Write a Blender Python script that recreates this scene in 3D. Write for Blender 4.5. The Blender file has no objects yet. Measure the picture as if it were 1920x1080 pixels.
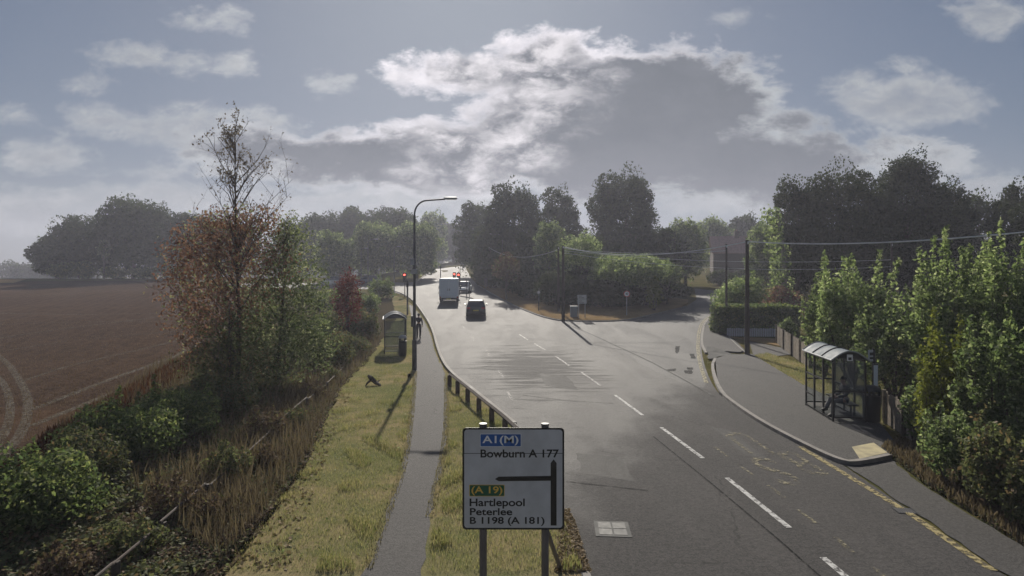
import bpy, bmesh, math, random
import numpy as np
from mathutils import Vector, Matrix, Quaternion

S = bpy.context.scene
COL = S.collection
R = math.radians
# ------------------------------------------------------------------ camera, sky, sun, exposure
F, HOR, CH = 1150.0, 512.0, 5.0          # focal length and horizon row in photo pixels, camera height in metres
cam = bpy.data.objects.new('camera', bpy.data.cameras.new('camera'))
COL.objects.link(cam)
cam.location = (0, 0, CH)
cam.rotation_euler = (R(90), 0, 0)
cam.data.sensor_width = 36
cam.data.lens = 36 * F / 1920
cam.data.shift_y = -(540 - HOR) / 1920
cam.data.clip_end = 6000
S.camera = cam

SUN_EL, SUN_AZ = R(31), math.atan((876 - 960) / F)     # azimuth measured from +Y towards +X
sun_dir = Vector((math.sin(SUN_AZ) * math.cos(SUN_EL), math.cos(SUN_AZ) * math.cos(SUN_EL), math.sin(SUN_EL)))
sl = bpy.data.lights.new('sun', 'SUN'); sl.energy = 4.6; sl.angle = R(0.6); sl.color = (1, .93, .82)
sun = bpy.data.objects.new('sun', sl); COL.objects.link(sun)
sun.rotation_euler = sun_dir.to_track_quat('Z', 'Y').to_euler()
sun.location = (0, 0, 60)

S.view_settings.view_transform = 'Standard'
S.view_settings.look = 'None'
S.view_settings.exposure = 0.38
S.view_settings.gamma = 1.0
S.render.engine = 'CYCLES'
S.cycles.max_bounces = 7
S.cycles.transparent_max_bounces = 12
S.cycles.volume_bounces = 0
S.cycles.use_denoising = True

W = bpy.data.worlds.new('World'); S.world = W; W.use_nodes = True


class NT:
    """small helper to write node trees"""
    def __init__(s, t):
        s.t = t; s.n = t.nodes; s.l = t.links

    def _in(s, sock, v):
        if v is None: return
        if isinstance(v, bpy.types.NodeSocket): s.l.new(v, sock)
        else: sock.default_value = v

    def node(s, typ, **kw):
        n = s.n.new(typ)
        for k, v in kw.items(): setattr(n, k, v)
        return n

    def m(s, op, a, b=None, c=None, clamp=False):
        n = s.n.new('ShaderNodeMath'); n.operation = op; n.use_clamp = clamp
        for i, v in enumerate((a, b, c)): s._in(n.inputs[i], v)
        return n.outputs[0]

    def vm(s, op, a, b=None, out=0):
        n = s.n.new('ShaderNodeVectorMath'); n.operation = op
        s._in(n.inputs[0], a); s._in(n.inputs[1], b)
        return n.outputs[out]

    def ss(s, x, a, b):
        n = s.n.new('ShaderNodeMapRange'); n.interpolation_type = 'SMOOTHSTEP'
        s._in(n.inputs[0], x); n.inputs[1].default_value = a; n.inputs[2].default_value = b
        return n.outputs[0]

    def lin(s, x, a, b, c, d):
        n = s.n.new('ShaderNodeMapRange')
        s._in(n.inputs[0], x)
        for i, v in enumerate((a, b, c, d)): s._in(n.inputs[i + 1], v)
        return n.outputs[0]

    def mix(s, f, a, b, mode='MIX'):
        n = s.n.new('ShaderNodeMix'); n.data_type = 'RGBA'; n.blend_type = mode
        def c(v): return (*v, 1) if isinstance(v, tuple) and len(v) == 3 else v
        s._in(n.inputs[0], f); s._in(n.inputs[6], c(a)); s._in(n.inputs[7], c(b))
        return n.outputs[2]

    def noise(s, vec, scale, detail=4, rough=.55, dist=0, out=0):
        n = s.n.new('ShaderNodeTexNoise')
        s._in(n.inputs['Vector'], vec)
        n.inputs['Scale'].default_value = scale; n.inputs['Detail'].default_value = detail
        n.inputs['Roughness'].default_value = rough; n.inputs['Distortion'].default_value = dist
        return n.outputs[out]

    def obj(s):
        return s.n.new('ShaderNodeTexCoord').outputs['Object']

    def scale(s, vec, sc):
        return s.vm('MULTIPLY', vec, sc)


def build_sky():
    t = NT(W.node_tree); t.n.clear()
    sky = t.node('ShaderNodeTexSky', sky_type='NISHITA', sun_disc=False)
    sky.sun_elevation = SUN_EL; sky.sun_rotation = SUN_AZ
    sky.air_density = 1.0; sky.dust_density = 1.2; sky.ozone_density = 1.5
    # compress the bright side of the sky a little (thin high veil)
    d = t.node('ShaderNodeTexCoord').outputs['Generated']
    sep = t.node('ShaderNodeSeparateXYZ'); t.l.new(d, sep.inputs[0])
    y = t.m('MAXIMUM', t.m('ABSOLUTE', sep.outputs[1]), .12)
    u = t.m('DIVIDE', sep.outputs[0], y); v = t.m('DIVIDE', sep.outputs[2], y)
    comb = t.node('ShaderNodeCombineXYZ'); t.l.new(u, comb.inputs[0]); t.l.new(v, comb.inputs[1]); t.l.new(t.m('MULTIPLY', t.m('SIGN', sep.outputs[1]), .7), comb.inputs[2])
    uv = comb.outputs[0]
    stretch = t.scale(uv, (1, 1.7, 1))
    n1 = t.noise(stretch, 5.0, 9, .6, .3)
    n2 = t.noise(stretch, 17.0, 7, .62, .2)
    def lobes(lst):
        cur = None
        for (px, py, a, b) in lst:
            c = ((px - 960) / F, (HOR - py) / F, 0)
            q = t.vm('SUBTRACT', t.vm('MULTIPLY', uv, (1, 1, 0)), c)
            q = t.vm('MULTIPLY', q, (F / a, F / b, 0))
            L = t.vm('LENGTH', q, out=1)
            f = t.m('MULTIPLY', t.m('SUBTRACT', 1.0, L), min(a, b) / F)
            cur = f if cur is None else t.m('MAXIMUM', cur, f)
        return cur
    nn = t.m('ADD', t.m('MULTIPLY', t.m('SUBTRACT', n1, .5), .14), t.m('MULTIPLY', t.m('SUBTRACT', n2, .5), .075))
    big = t.m('ADD', lobes([(1140, 235, 330, 160), (880, 285, 480, 84), (680, 285, 320, 72), (1400, 300, 290, 95), (960, 150, 260, 62),
                            (600, 270, 250, 52), (1560, 300, 190, 42), (1230, 150, 190, 80), (1050, 110, 160, 60)]), nn)
    small = t.m('ADD', lobes([(400, 40, 70, 26), (445, 125, 52, 30), (345, 118, 60, 26), (262, 104, 76, 28), (175, 160, 56, 22),
                              (600, 155, 44, 20), (25, 216, 60, 20), (80, 296, 130, 34), (185, 226, 80, 40), (380, 235, 190, 44),
                              (300, 320, 130, 18), (1715, 190, 165, 58), (1600, 160, 80, 32), (1865, 25, 80, 50), (1370, 34, 42, 15),
                              (1700, 128, 40, 16), (1740, 320, 130, 30), (250, 375, 300, 36), (60, 400, 220, 46), (640, 395, 240, 36),
                              (1330, 375, 150, 26), (820, 372, 300, 30), (1880, 360, 160, 40)]), t.m('ADD', t.m('MULTIPLY', t.m('SUBTRACT', t.noise(stretch, 10.5, 8, .62, .3), .5), .075), t.m('MULTIPLY', t.m('SUBTRACT', t.noise(stretch, 33.0, 6, .6), .5), .032)))
    aB = t.ss(big, -.004, .022)
    aS = t.m('MULTIPLY', t.ss(small, -.006, .022), t.lin(t.noise(stretch, 24.0, 8, .65, .4), .32, .62, .45, .95))
    # other clouds, only where the camera does not look: a scatter from plain noise
    back = t.ss(t.noise(d, 2.2, 8, .6), .5, .66)
    isback = t.ss(sep.outputs[1], .25, -.1)
    aS = t.m('MAXIMUM', aS, t.m('MULTIPLY', back, t.m('MULTIPLY', isback, .8)))
    # sun glow: thin cloud near the sun is brighter
    sd = t.vm('DOT_PRODUCT', d, tuple(sun_dir), out=1)
    glow = t.ss(sd, .87, .99)
    n3 = t.noise(stretch, 9.0, 6, .6)
    thick = t.ss(t.m('ADD', big, t.m('MULTIPLY', t.m('SUBTRACT', n3, .5), .07)), .0, .038)
    thickS = t.ss(t.m('ADD', small, t.m('MULTIPLY', t.m('SUBTRACT', n3, .5), .05)), .0, .045)
    edge = t.mix(glow, (3.9, 4.1, 4.3), (8.4, 8.0, 8.4))
    core = t.mix(t.ss(n3, .3, .7), (1.02, 1.17, 1.40), (1.26, 1.40, 1.64))
    gdir = Vector(((900 - 960) / F, 1, (HOR - 110) / F)).normalized()
    gl2 = t.ss(t.m('ADD', t.vm('DOT_PRODUCT', d, tuple(gdir), out=1), t.m('MULTIPLY', t.m('SUBTRACT', n1, .5), .08)), .976, .998)
    core = t.mix(t.m('MULTIPLY', gl2, t.ss(n2, .36, .64)), core, (6.6, 6.35, 6.6))
    cB = t.mix(thick, edge, core)
    cS = t.mix(t.m('MULTIPLY', thickS, .75), t.mix(glow, (3.6, 3.75, 3.9), (6, 6, 6)), (2.2, 2.4, 2.7))
    # clear sky: limit the sun-side brightness like the thin haze of the photograph does
    base = t.vm('DIVIDE', sky.outputs[0], t.vm('ADD', t.vm('MULTIPLY', sky.outputs[0], (.13, .125, .12)), (1.3, 1.16, .98)))
    low = t.ss(sep.outputs[2], .16, .0)
    base = t.vm('MULTIPLY', base, (.46, .50, .555))
    base = t.mix(t.m('MULTIPLY', low, .4), base, (2.7, 2.9, 3.3))
    c = t.mix(aS, base, cS)
    c = t.mix(aB, c, cB)
    bg = t.node('ShaderNodeBackground'); bg.inputs[1].default_value = .095
    t.l.new(c, bg.inputs[0])
    o = t.node('ShaderNodeOutputWorld'); t.l.new(bg.outputs[0], o.inputs[0])
build_sky()

# ------------------------------------------------------------------ terrain and projection helpers
BREAKS = [36, 38, 40, 42, 230]
def g1(y):
    z = 0
    for a, b, s in ((36, 38, .0125), (38, 40, .025), (40, 42, .0375), (42, 230, .05), (230, 1e9, .006)):
        if y > a: z += (min(y, b) - a) * s
    return z
def sst(x):
    x = min(1, max(0, x)); return x * x * (3 - 2 * x)
def g(x, y):
    z = g1(y)
    if y > 118:
        L = sst((-18 - x) / 35)
        z -= L * (z - (g1(118) - min(2.2, (y - 118) * .012)))
    return z

def G(px, py):
    """photo pixel -> point on the terrain"""
    k = (py - HOR) / F; u = (px - 960) / F
    lo, hi = 3.0, 3.0
    d = 3.0
    while d < 900:
        if CH - k * d < g(u * d, d): break
        d += 1.0
    lo, hi = d - 1, d
    for _ in range(30):
        mid = (lo + hi) / 2
        if CH - k * mid < g(u * mid, mid): hi = mid
        else: lo = mid
    return Vector((u * hi, hi, g(u * hi, hi)))
def PX(px, d):
    x = (px - 960) / F * d
    return Vector((x, d, g(x, d)))
def ZP(py, d): return CH + (HOR - py) / F * d

# ------------------------------------------------------------------ object helpers
def tag(o, label=None, cat=None, group=None, kind=None):
    if label: o['label'] = label
    if cat: o['category'] = cat
    if group: o['group'] = group
    if kind: o['kind'] = kind
    return o
def empty(name, loc, label, cat, group=None, rz=0):
    o = bpy.data.objects.new(name, None); COL.objects.link(o)
    o.empty_display_size = .3
    o.location = loc; o.rotation_euler = (0, 0, rz)
    return tag(o, label, cat, group)
def link(name, me, mat, parent=None, smooth=False):
    o = bpy.data.objects.new(name, me); COL.objects.link(o)
    for m in (mat if isinstance(mat, (list, tuple)) else [mat]): me.materials.append(m)
    if parent: o.parent = parent
    if smooth: me.shade_smooth()
    return o
def copy_tree(o, parent=None):
    c = o.copy(); COL.objects.link(c); c.parent = parent
    for ch in list(o.children): copy_tree(ch, c)
    return c

class MB:
    def __init__(s): s.v = []; s.f = []; s.mi = []
    def add(s, vs, fs, mi=0):
        b = len(s.v); s.v += [tuple(p) for p in vs]
        s.f += [tuple(b + i for i in f) for f in fs]; s.mi += [mi] * len(fs); return s
    def box(s, x0, x1, y0, y1, z0, z1, mi=0, bev=0):
        if bev:
            bm = bmesh.new(); bmesh.ops.create_cube(bm, size=1)
            for v in bm.verts: v.co = Vector(((x0 + x1) / 2 + v.co.x * (x1 - x0), (y0 + y1) / 2 + v.co.y * (y1 - y0), (z0 + z1) / 2 + v.co.z * (z1 - z0)))
            bmesh.ops.bevel(bm, geom=bm.edges[:], offset=bev, segments=2, affect='EDGES', profile=.6)
            bm.verts.index_update()
            s.add([v.co for v in bm.verts], [[v.index for v in f.verts] for f in bm.faces], mi); bm.free(); return s
        vs = [(x, y, z) for z in (z0, z1) for y in (y0, y1) for x in (x0, x1)]
        return s.add(vs, [(0, 2, 3, 1), (4, 5, 7, 6), (0, 1, 5, 4), (2, 6, 7, 3), (0, 4, 6, 2), (1, 3, 7, 5)], mi)
    def tube(s, pts, rad, n=8, mi=0, cap=True):
        pts = [Vector(p) for p in pts]
        if not isinstance(rad, (list, tuple)): rad = [rad] * len(pts)
        rings = []; up = None
        for i, p in enumerate(pts):
            t = (pts[min(i + 1, len(pts) - 1)] - pts[max(i - 1, 0)]).normalized()
            if up is None:
                up = Vector((1, 0, 0)) if abs(t.x) < .8 else Vector((0, 1, 0))
            a = (up - t * up.dot(t)).normalized(); b = t.cross(a); up = a
            rings.append([p + (a * math.cos(2 * math.pi * k / n) + b * math.sin(2 * math.pi * k / n)) * rad[i] for k in range(n)])
        vs = [q for r in rings for q in r]; fs = []
        for i in range(len(pts) - 1):
            for k in range(n):
                fs.append((i * n + k, i * n + (k + 1) % n, (i + 1) * n + (k + 1) % n, (i + 1) * n + k))
        if cap:
            fs.append(tuple(range(n))[::-1]); fs.append(tuple((len(pts) - 1) * n + k for k in range(n)))
        return s.add(vs, fs, mi)
    def prism(s, poly, y0, y1, mi=0):
        """poly in (x,z), extruded along y"""
        n = len(poly)
        vs = [(x, y0, z) for x, z in poly] + [(x, y1, z) for x, z in poly]
        fs = [tuple(range(n)), tuple(range(2 * n - 1, n - 1, -1))] + [(i, i + n, (i + 1) % n + n, (i + 1) % n) for i in range(n)]
        return s.add(vs, fs, mi)
    def xf(s, M): s.v = [tuple(M @ Vector(p)) for p in s.v]; return s
    def build(s, name, mat, parent=None, smooth=False):
        me = bpy.data.meshes.new(name); me.from_pydata(s.v, [], s.f)
        if any(s.mi): me.polygons.foreach_set('material_index', s.mi)
        bm = bmesh.new(); bm.from_mesh(me); bmesh.ops.recalc_face_normals(bm, faces=bm.faces[:]); bm.to_mesh(me); bm.free()
        if smooth: me.shade_smooth(); me.set_sharp_from_angle(angle=R(38))
        return link(name, me, mat, parent)

# ------------------------------------------------------------------ materials
def mat(name, col, rough=.7, metal=0, spec=.5, var=0, vs=3.0, bump=0, bs=30, emit=None):
    m = bpy.data.materials.new(name); m.use_nodes = True
    t = NT(m.node_tree); p = t.n['Principled BSDF']
    p.inputs['Roughness'].default_value = rough; p.inputs['Metallic'].default_value = metal
    p.inputs['Specular IOR Level'].default_value = spec
    oc = t.obj()
    if var:
        n = t.noise(oc, vs, 5, .6)
        c = t.mix(t.ss(n, .3, .7), tuple(x * (1 - var) for x in col), tuple(min(1, x * (1 + var)) for x in col))
        t.l.new(c, p.inputs['Base Color'])
        t.l.new(t.lin(n, .3, .7, rough * .85, min(1, rough * 1.15)), p.inputs['Roughness'])
    else: p.inputs['Base Color'].default_value = (*col, 1)
    if bump:
        b = t.node('ShaderNodeBump'); b.inputs['Strength'].default_value = bump; b.inputs['Distance'].default_value = .02
        t.l.new(t.noise(oc, bs, 5, .6), b.inputs['Height']); t.l.new(b.outputs[0], p.inputs['Normal'])
    if emit:
        p.inputs['Emission Color'].default_value = (*emit[0], 1); p.inputs['Emission Strength'].default_value = emit[1]
    return m
def glass(name, tint, clear=.8, rough=.05):
    m = bpy.data.materials.new(name); m.use_nodes = True
    t = NT(m.node_tree); t.n.clear()
    tr = t.node('ShaderNodeBsdfTransparent'); tr.inputs[0].default_value = (*tint, 1)
    p = t.node('ShaderNodeBsdfPrincipled'); p.inputs['Base Color'].default_value = (.25, .27, .28, 1); p.inputs['Roughness'].default_value = rough
    mx = t.node('ShaderNodeMixShader'); mx.inputs[0].default_value = clear
    n = t.noise(t.obj(), 4, 5, .6)
    t.l.new(t.lin(n, .3, .7, clear - .1, min(1, clear + .08)), mx.inputs[0])
    t.l.new(p.outputs[0], mx.inputs[1]); t.l.new(tr.outputs[0], mx.inputs[2])
    o = t.node('ShaderNodeOutputMaterial'); t.l.new(mx.outputs[0], o.inputs[0])
    return m
def leafmat(name, a, b, trans=.35, accent=None, gloss=.006):
    m = bpy.data.materials.new(name); m.use_nodes = True
    t = NT(m.node_tree); t.n.clear()
    at = t.node('ShaderNodeAttribute', attribute_name='rnd'); r = at.outputs['Fac']
    big = t.noise(t.obj(), .45, 3, .5)
    c = t.mix(t.ss(t.m('ADD', t.m('MULTIPLY', r, .6), t.m('MULTIPLY', big, .5)), .2, .85), a, b)
    if accent: c = t.mix(t.ss(t.m('ADD', r, t.m('MULTIPLY', t.m('SUBTRACT', big, .5), .8)), .78, .92), c, accent)
    df = t.node('ShaderNodeBsdfDiffuse'); t.l.new(c, df.inputs[0])
    tl = t.node('ShaderNodeBsdfTranslucent'); t.l.new(t.mix(.5, c, t.mix(1, c, (1.25, 1.4, .8), 'MULTIPLY')), tl.inputs[0])
    mx = t.node('ShaderNodeMixShader'); mx.inputs[0].default_value = trans
    t.l.new(df.outputs[0], mx.inputs[1]); t.l.new(tl.outputs[0], mx.inputs[2])
    gl = t.node('ShaderNodeBsdfGlossy'); gl.inputs['Roughness'].default_value = .6; gl.inputs[0].default_value = (.6, .62, .6, 1)
    fr = t.node('ShaderNodeFresnel'); fr.inputs[0].default_value = 1.4
    m2 = t.node('ShaderNodeMixShader'); t.l.new(t.m('MULTIPLY', fr.outputs[0], gloss * 4), m2.inputs[0])
    t.l.new(mx.outputs[0], m2.inputs[1]); t.l.new(gl.outputs[0], m2.inputs[2])
    o = t.node('ShaderNodeOutputMaterial'); t.l.new(m2.outputs[0], o.inputs[0])
    return m

def asphalt(name, dark, light, rmin=.35, rmax=.6, patches=True, spec=.5, dressed=False):
    m = bpy.data.materials.new(name); m.use_nodes = True
    t = NT(m.node_tree); p = t.n['Principled BSDF']
    oc = t.obj()
    st = t.scale(oc, (.55, .11, 1))
    big = t.noise(st, 1.0, 6, .62, .6)
    mid = t.noise(t.scale(oc, (1, .35, 1)), 1.6, 5, .6)
    fine = t.noise(oc, 28, 3, .7)
    ff = t.noise(oc, 110, 2, .6)
    c = t.mix(t.ss(t.m('ADD', t.m('MULTIPLY', big, .6), t.m('MULTIPLY', mid, .4)), .35, .65), dark, light)
    gr = t.noise(oc, 9, 4, .75)
    c = t.mix(t.m('MULTIPLY', t.ss(gr, .42, .60), .7), c, tuple(x * .55 for x in dark))
    c = t.mix(t.lin(fine, .4, .65, 0, .6), c, tuple(x * 1.8 for x in light))
    c = t.mix(t.lin(ff, .55, .7, 0, .6), c, tuple(x * 2.6 for x in light))
    # cracks
    vo = t.node('ShaderNodeTexVoronoi', feature='DISTANCE_TO_EDGE'); vo.inputs['Scale'].default_value = .16
    t.l.new(t.vm('ADD', oc, t.vm('SCALE', t.noise(oc, .8, 4, .6, out=1), None)), vo.inputs['Vector'])
    crack = t.m('MULTIPLY', t.ss(vo.outputs['Distance'], .006, .002), t.ss(mid, .45, .6))
    c = t.mix(t.m('MULTIPLY', crack, .7), c, tuple(x * .35 for x in dark))
    t.l.new(c, p.inputs['Base Color'])
    if patches:
        rr = t.ss(t.m('ADD', t.m('MULTIPLY', big, .75), t.m('MULTIPLY', mid, .3)), .44, .62)
        t.l.new(t.m('ADD', t.lin(rr, 0, 1, rmin, rmax), t.lin(fine, .3, .7, -.04, .04)), p.inputs['Roughness'])
    else: p.inputs['Roughness'].default_value = rmax
    p.inputs['Specular IOR Level'].default_value = spec
    if dressed:
        # coarse, unpolished chippings cover the near part of the road; older polished surface beyond
        sp = t.node('ShaderNodeSeparateXYZ'); t.l.new(oc, sp.inputs[0])
        e = t.m('SUBTRACT', t.m('ADD', 11.5, t.m('MULTIPLY', sp.outputs[0], 1.9)), sp.outputs[1])
        e = t.m('ADD', e, t.m('MULTIPLY', t.m('SUBTRACT', t.noise(t.scale(oc, (.5, .3, 1)), 1.0, 6, .65), .5), 14))
        q = t.vm('MULTIPLY', t.vm('SUBTRACT', oc, (1.2, 33, 0)), (.28, .10, 0))
        pt = t.m('ADD', t.m('SUBTRACT', 1.0, t.vm('LENGTH', q, out=1)), t.m('MULTIPLY', t.m('SUBTRACT', t.noise(t.scale(oc, (.35, 2.2, 1)), 1.0, 5, .6), .5), 3.2))
        mk = t.m('MAXIMUM', t.ss(e, -3.5, 3.5), t.m('MULTIPLY', t.ss(pt, .1, .7), .75))
        old = p.inputs['Roughness'].links[0].from_socket
        t.l.new(t.m('ADD', t.m('MULTIPLY', old, t.m('SUBTRACT', 1.0, mk)), t.m('MULTIPLY', mk, .95)), p.inputs['Roughness'])
        t.l.new(t.lin(mk, 0, 1, spec, .5), p.inputs['Specular IOR Level'])
    b = t.node('ShaderNodeBump'); b.inputs['Strength'].default_value = .6; b.inputs['Distance'].default_value = .022
    t.l.new(t.m('ADD', t.m('ADD', fine, ff), t.m('MULTIPLY', gr, 2.2)), b.inputs['Height']); t.l.new(b.outputs[0], p.inputs['Normal'])
    return m
def ground(name, cols, scales=(.25, 2.2, 30), bump=.6, rough=.95, stretch=(1, 1, 1)):
    m = bpy.data.materials.new(name); m.use_nodes = True
    t = NT(m.node_tree); p = t.n['Principled BSDF']
    oc = t.scale(t.obj(), stretch)
    a, b_, c_ = (t.noise(oc, s, 6, .62) for s in scales)
    c = t.mix(t.ss(a, .36, .64), cols[0], cols[1])
    c = t.mix(t.m('MULTIPLY', t.ss(b_, .42, .66), .75), c, cols[2])
    c = t.mix(t.m('MULTIPLY', t.ss(c_, .45, .7), .6), c, cols[3])
    t.l.new(c, p.inputs['Base Color']); p.inputs['Roughness'].default_value = rough
    p.inputs['Specular IOR Level'].default_value = 0
    b = t.node('ShaderNodeBump'); b.inputs['Strength'].default_value = bump; b.inputs['Distance'].default_value = .05
    t.l.new(t.m('ADD', c_, b_), b.inputs['Height']); t.l.new(b.outputs[0], p.inputs['Normal'])
    return m
def worn(name, col, keep=.5, rough=.6):
    """road paint with worn gaps"""
    m = mat(name, col, rough, var=.15, vs=8)
    t = NT(m.node_tree); p = t.n['Principled BSDF']
    p.inputs['Specular IOR Level'].default_value = .12
    n = t.noise(t.obj(), 9, 6, .72)
    t.l.new(t.ss(n, 1 - keep - .12, 1 - keep + .1), p.inputs['Alpha'])
    return m

M = {}
M['road'] = asphalt('road_asphalt', (.020, .019, .019), (.050, .046, .044), .775, .815, spec=.72, dressed=True)
M['sideroad'] = asphalt('side_road_asphalt', (.040, .039, .038), (.060, .058, .056), .76, .82, spec=.62)
M['path'] = asphalt('path_asphalt', (.050, .047, .046), (.072, .068, .065), .75, .85, patches=False, spec=.3)
M['pave'] = asphalt('pavement_asphalt', (.036, .0345, .034), (.054, .051, .049), .7, .8, patches=False, spec=.3)
M['terrain'] = ground('rough_grass', [(.075, .075, .03), (.13, .105, .045), (.06, .07, .025), (.15, .125, .06)])
M['verge'] = ground('mown_grass', [(.14, .15, .065), (.30, .235, .135), (.105, .125, .052), (.32, .26, .16)], (.28, 1.6, 45))
M['dry'] = ground('dry_grass', [(.20, .135, .07), (.27, .19, .10), (.17, .125, .065), (.31, .235, .14)], (.4, 3, 30))
M['scrubsoil'] = ground('scrub_soil', [(.06, .05, .034), (.085, .066, .042), (.05, .05, .026), (.10, .076, .048)])
M['kerb'] = mat('kerb_concrete', (.19, .175, .16), .85, var=.3, vs=2.5, bump=.3)
M['white_paint'] = worn('white_road_paint', (.48, .475, .46), .55)
M['white_worn'] = worn('worn_white_paint', (.4, .39, .37), .42)
M['yellow_paint'] = worn('yellow_road_paint', (.34, .285, .145), .51)
M['yellow_worn'] = worn('worn_yellow_paint', (.25, .225, .15), .44)
M['black_steel'] = mat('black_painted_steel', (.014, .014, .016), .45, var=.2)
M['grey_steel'] = mat('galvanised_steel', (.34, .35, .36), .5, .6, var=.15)
M['dark_steel'] = mat('weathered_grey_steel', (.10, .10, .105), .55, .4, var=.2)
M['wood'] = mat('weathered_timber', (.20, .165, .125), .85, var=.35, vs=6, bump=.4)
M['knee_wood'] = mat('knee_rail_timber', (.085, .065, .054), .85, var=.4, vs=5, bump=.4)
M['rail_wood'] = mat('old_rail_timber', (.075, .058, .048), .85, var=.4, vs=3, bump=.4)
M['dark_wood'] = mat('dark_timber', (.055, .042, .034), .85, var=.35, vs=5, bump=.4)
M['bark'] = mat('bark', (.075, .058, .045), .95, var=.4, vs=8, bump=.8, bs=22)
M['palebark'] = mat('pale_bark', (.17, .15, .125), .95, var=.35, vs=7, bump=.6, bs=22)
M['white'] = mat('white_sheet', (.78, .78, .79), .45, var=.04)
M['ink'] = mat('black_sign_film', (.012, .012, .014), .4)
M['blue'] = mat('blue_sign_film', (.02, .10, .36), .4, var=.08)
M['green'] = mat('green_sign_film', (.012, .10, .055), .4, var=.08)
M['yellowtxt'] = mat('yellow_sign_film', (.72, .47, .09), .4)
M['red'] = mat('red_paint', (.45, .02, .02), .4)
M['rubber'] = mat('rubber', (.018, .018, .018), .8)
M['glassdark'] = mat('tinted_glass', (.02, .023, .028), .06, spec=.8)
M['clear'] = glass('shelter_glazing', (.92, .95, .95), .90)
M['smoke'] = glass('scratched_glazing', (.78, .79, .82), .86, .3)
M['roofpoly'] = mat('barrel_roof_sheet', (.11, .135, .16), .7, spec=.25, var=.12, vs=3)
M['plastic'] = mat('black_plastic', (.02, .02, .022), .5, var=.2)
M['cable'] = mat('cable_sheath', (.72, .73, .74), .4)
M['lampon'] = mat('lit_red_lens', (.5, .02, .02), .3, emit=((1, .08, .05), 6))
M['lensoff'] = mat('unlit_lens', (.05, .045, .02), .3)
M['tail'] = mat('tail_lamp', (.35, .015, .015), .2)
M['headlamp'] = mat('head_lamp_glass', (.6, .62, .65), .1)

# foliage
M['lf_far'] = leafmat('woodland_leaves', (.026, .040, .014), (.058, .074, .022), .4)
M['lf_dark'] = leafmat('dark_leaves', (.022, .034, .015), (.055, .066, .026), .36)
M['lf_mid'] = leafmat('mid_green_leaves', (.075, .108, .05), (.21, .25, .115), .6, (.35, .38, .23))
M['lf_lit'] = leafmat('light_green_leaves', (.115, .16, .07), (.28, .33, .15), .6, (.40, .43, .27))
M['lf_yellow'] = leafmat('yellow_green_leaves', (.12, .145, .03), (.22, .225, .055), .46)
M['lf_red'] = leafmat('russet_leaves', (.19, .095, .075), (.31, .175, .13), .42, (.30, .32, .19))
M['lf_crimson'] = leafmat('crimson_leaves', (.11, .032, .034), (.17, .052, .05), .4)
M['lf_birch'] = leafmat('grey_green_leaves', (.085, .115, .055), (.20, .22, .12), .48, (.36, .36, .25))
M['lf_hedge'] = leafmat('hedge_leaves', (.075, .11, .05), (.17, .20, .08), .58, (.28, .29, .13))
M['lf_bramble'] = leafmat('bramble_leaves', (.072, .084, .046), (.16, .165, .08), .48, (.20, .14, .085))
M['lf_straw'] = leafmat('dry_stalks', (.10, .075, .055), (.19, .145, .10), .3)
M['lf_sorrel'] = leafmat('rusty_weeds', (.07, .026, .015), (.115, .048, .024), .25)
M['lf_grass'] = leafmat('grass_blades', (.15, .175, .065), (.38, .32, .175), .42)
M['lf_dead'] = leafmat('dead_leaves', (.095, .066, .05), (.18, .125, .09), .3, (.22, .21, .10))
M['lf_fringe'] = leafmat('bleached_grass', (.20, .17, .10), (.32, .27, .17), .3)
M['lf_litter'] = leafmat('fallen_leaves', (.15, .105, .06), (.30, .23, .15), .2)

# ------------------------------------------------------------------ setting: terrain, roads, paths
def terrain():
    xs = [-1500, -900, -500, -300, -200, -140, -100] + list(range(-80, 82, 4)) + [100, 140, 200, 300, 500, 900, 1500]
    ys = [-60, -20, 0, 10, 20, 30] + [36, 38, 40, 42] + list(range(46, 230, 6)) + [230, 240, 260, 300, 360, 450, 600, 900, 1500, 2500]
    vs = [(x, y, g(x, y)) for y in ys for x in xs]; n = len(xs)
    fs = [(j * n + i, j * n + i + 1, (j + 1) * n + i + 1, (j + 1) * n + i) for j in range(len(ys) - 1) for i in range(n - 1)]
    me = bpy.data.meshes.new('terrain'); me.from_pydata(vs, [], fs)
    tag(link('terrain', me, M['terrain'], smooth=False), kind='structure')
terrain()

def P2(lst):
    out = []
    for a in lst:
        if len(a) == 3: out.append((a[0], a[1]))          # world
        else:
            p = G(*a); out.append((p.x, p.y))
    return out
def chaikin(pts, it=2, closed=False):
    for _ in range(it):
        n = len(pts); o = [] if closed else [pts[0]]
        for i in range(n if closed else n - 1):
            a, b = pts[i], pts[(i + 1) % n]
            o += [(a[0] * .75 + b[0] * .25, a[1] * .75 + b[1] * .25), (a[0] * .25 + b[0] * .75, a[1] * .25 + b[1] * .75)]
        if not closed: o.append(pts[-1])
        pts = o
    return pts
def rough_edge(pts, amp, step=.35, seed=1):
    """ragged edge for closed outline"""
    rnd = random.Random(seed); out = []
    for i in range(len(pts)):
        a, b = Vector(pts[i]), Vector(pts[(i + 1) % len(pts)])
        L = (b - a).length; n = max(1, int(L / step))
        if L > 60: n = 1
        nrm = Vector((-(b - a).y, (b - a).x)).normalized() if L > 1e-6 else Vector((0, 0))
        for k in range(n):
            p = a.lerp(b, k / n) + nrm * rnd.uniform(-amp, amp)
            out.append((p.x, p.y))
    return out
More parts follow.
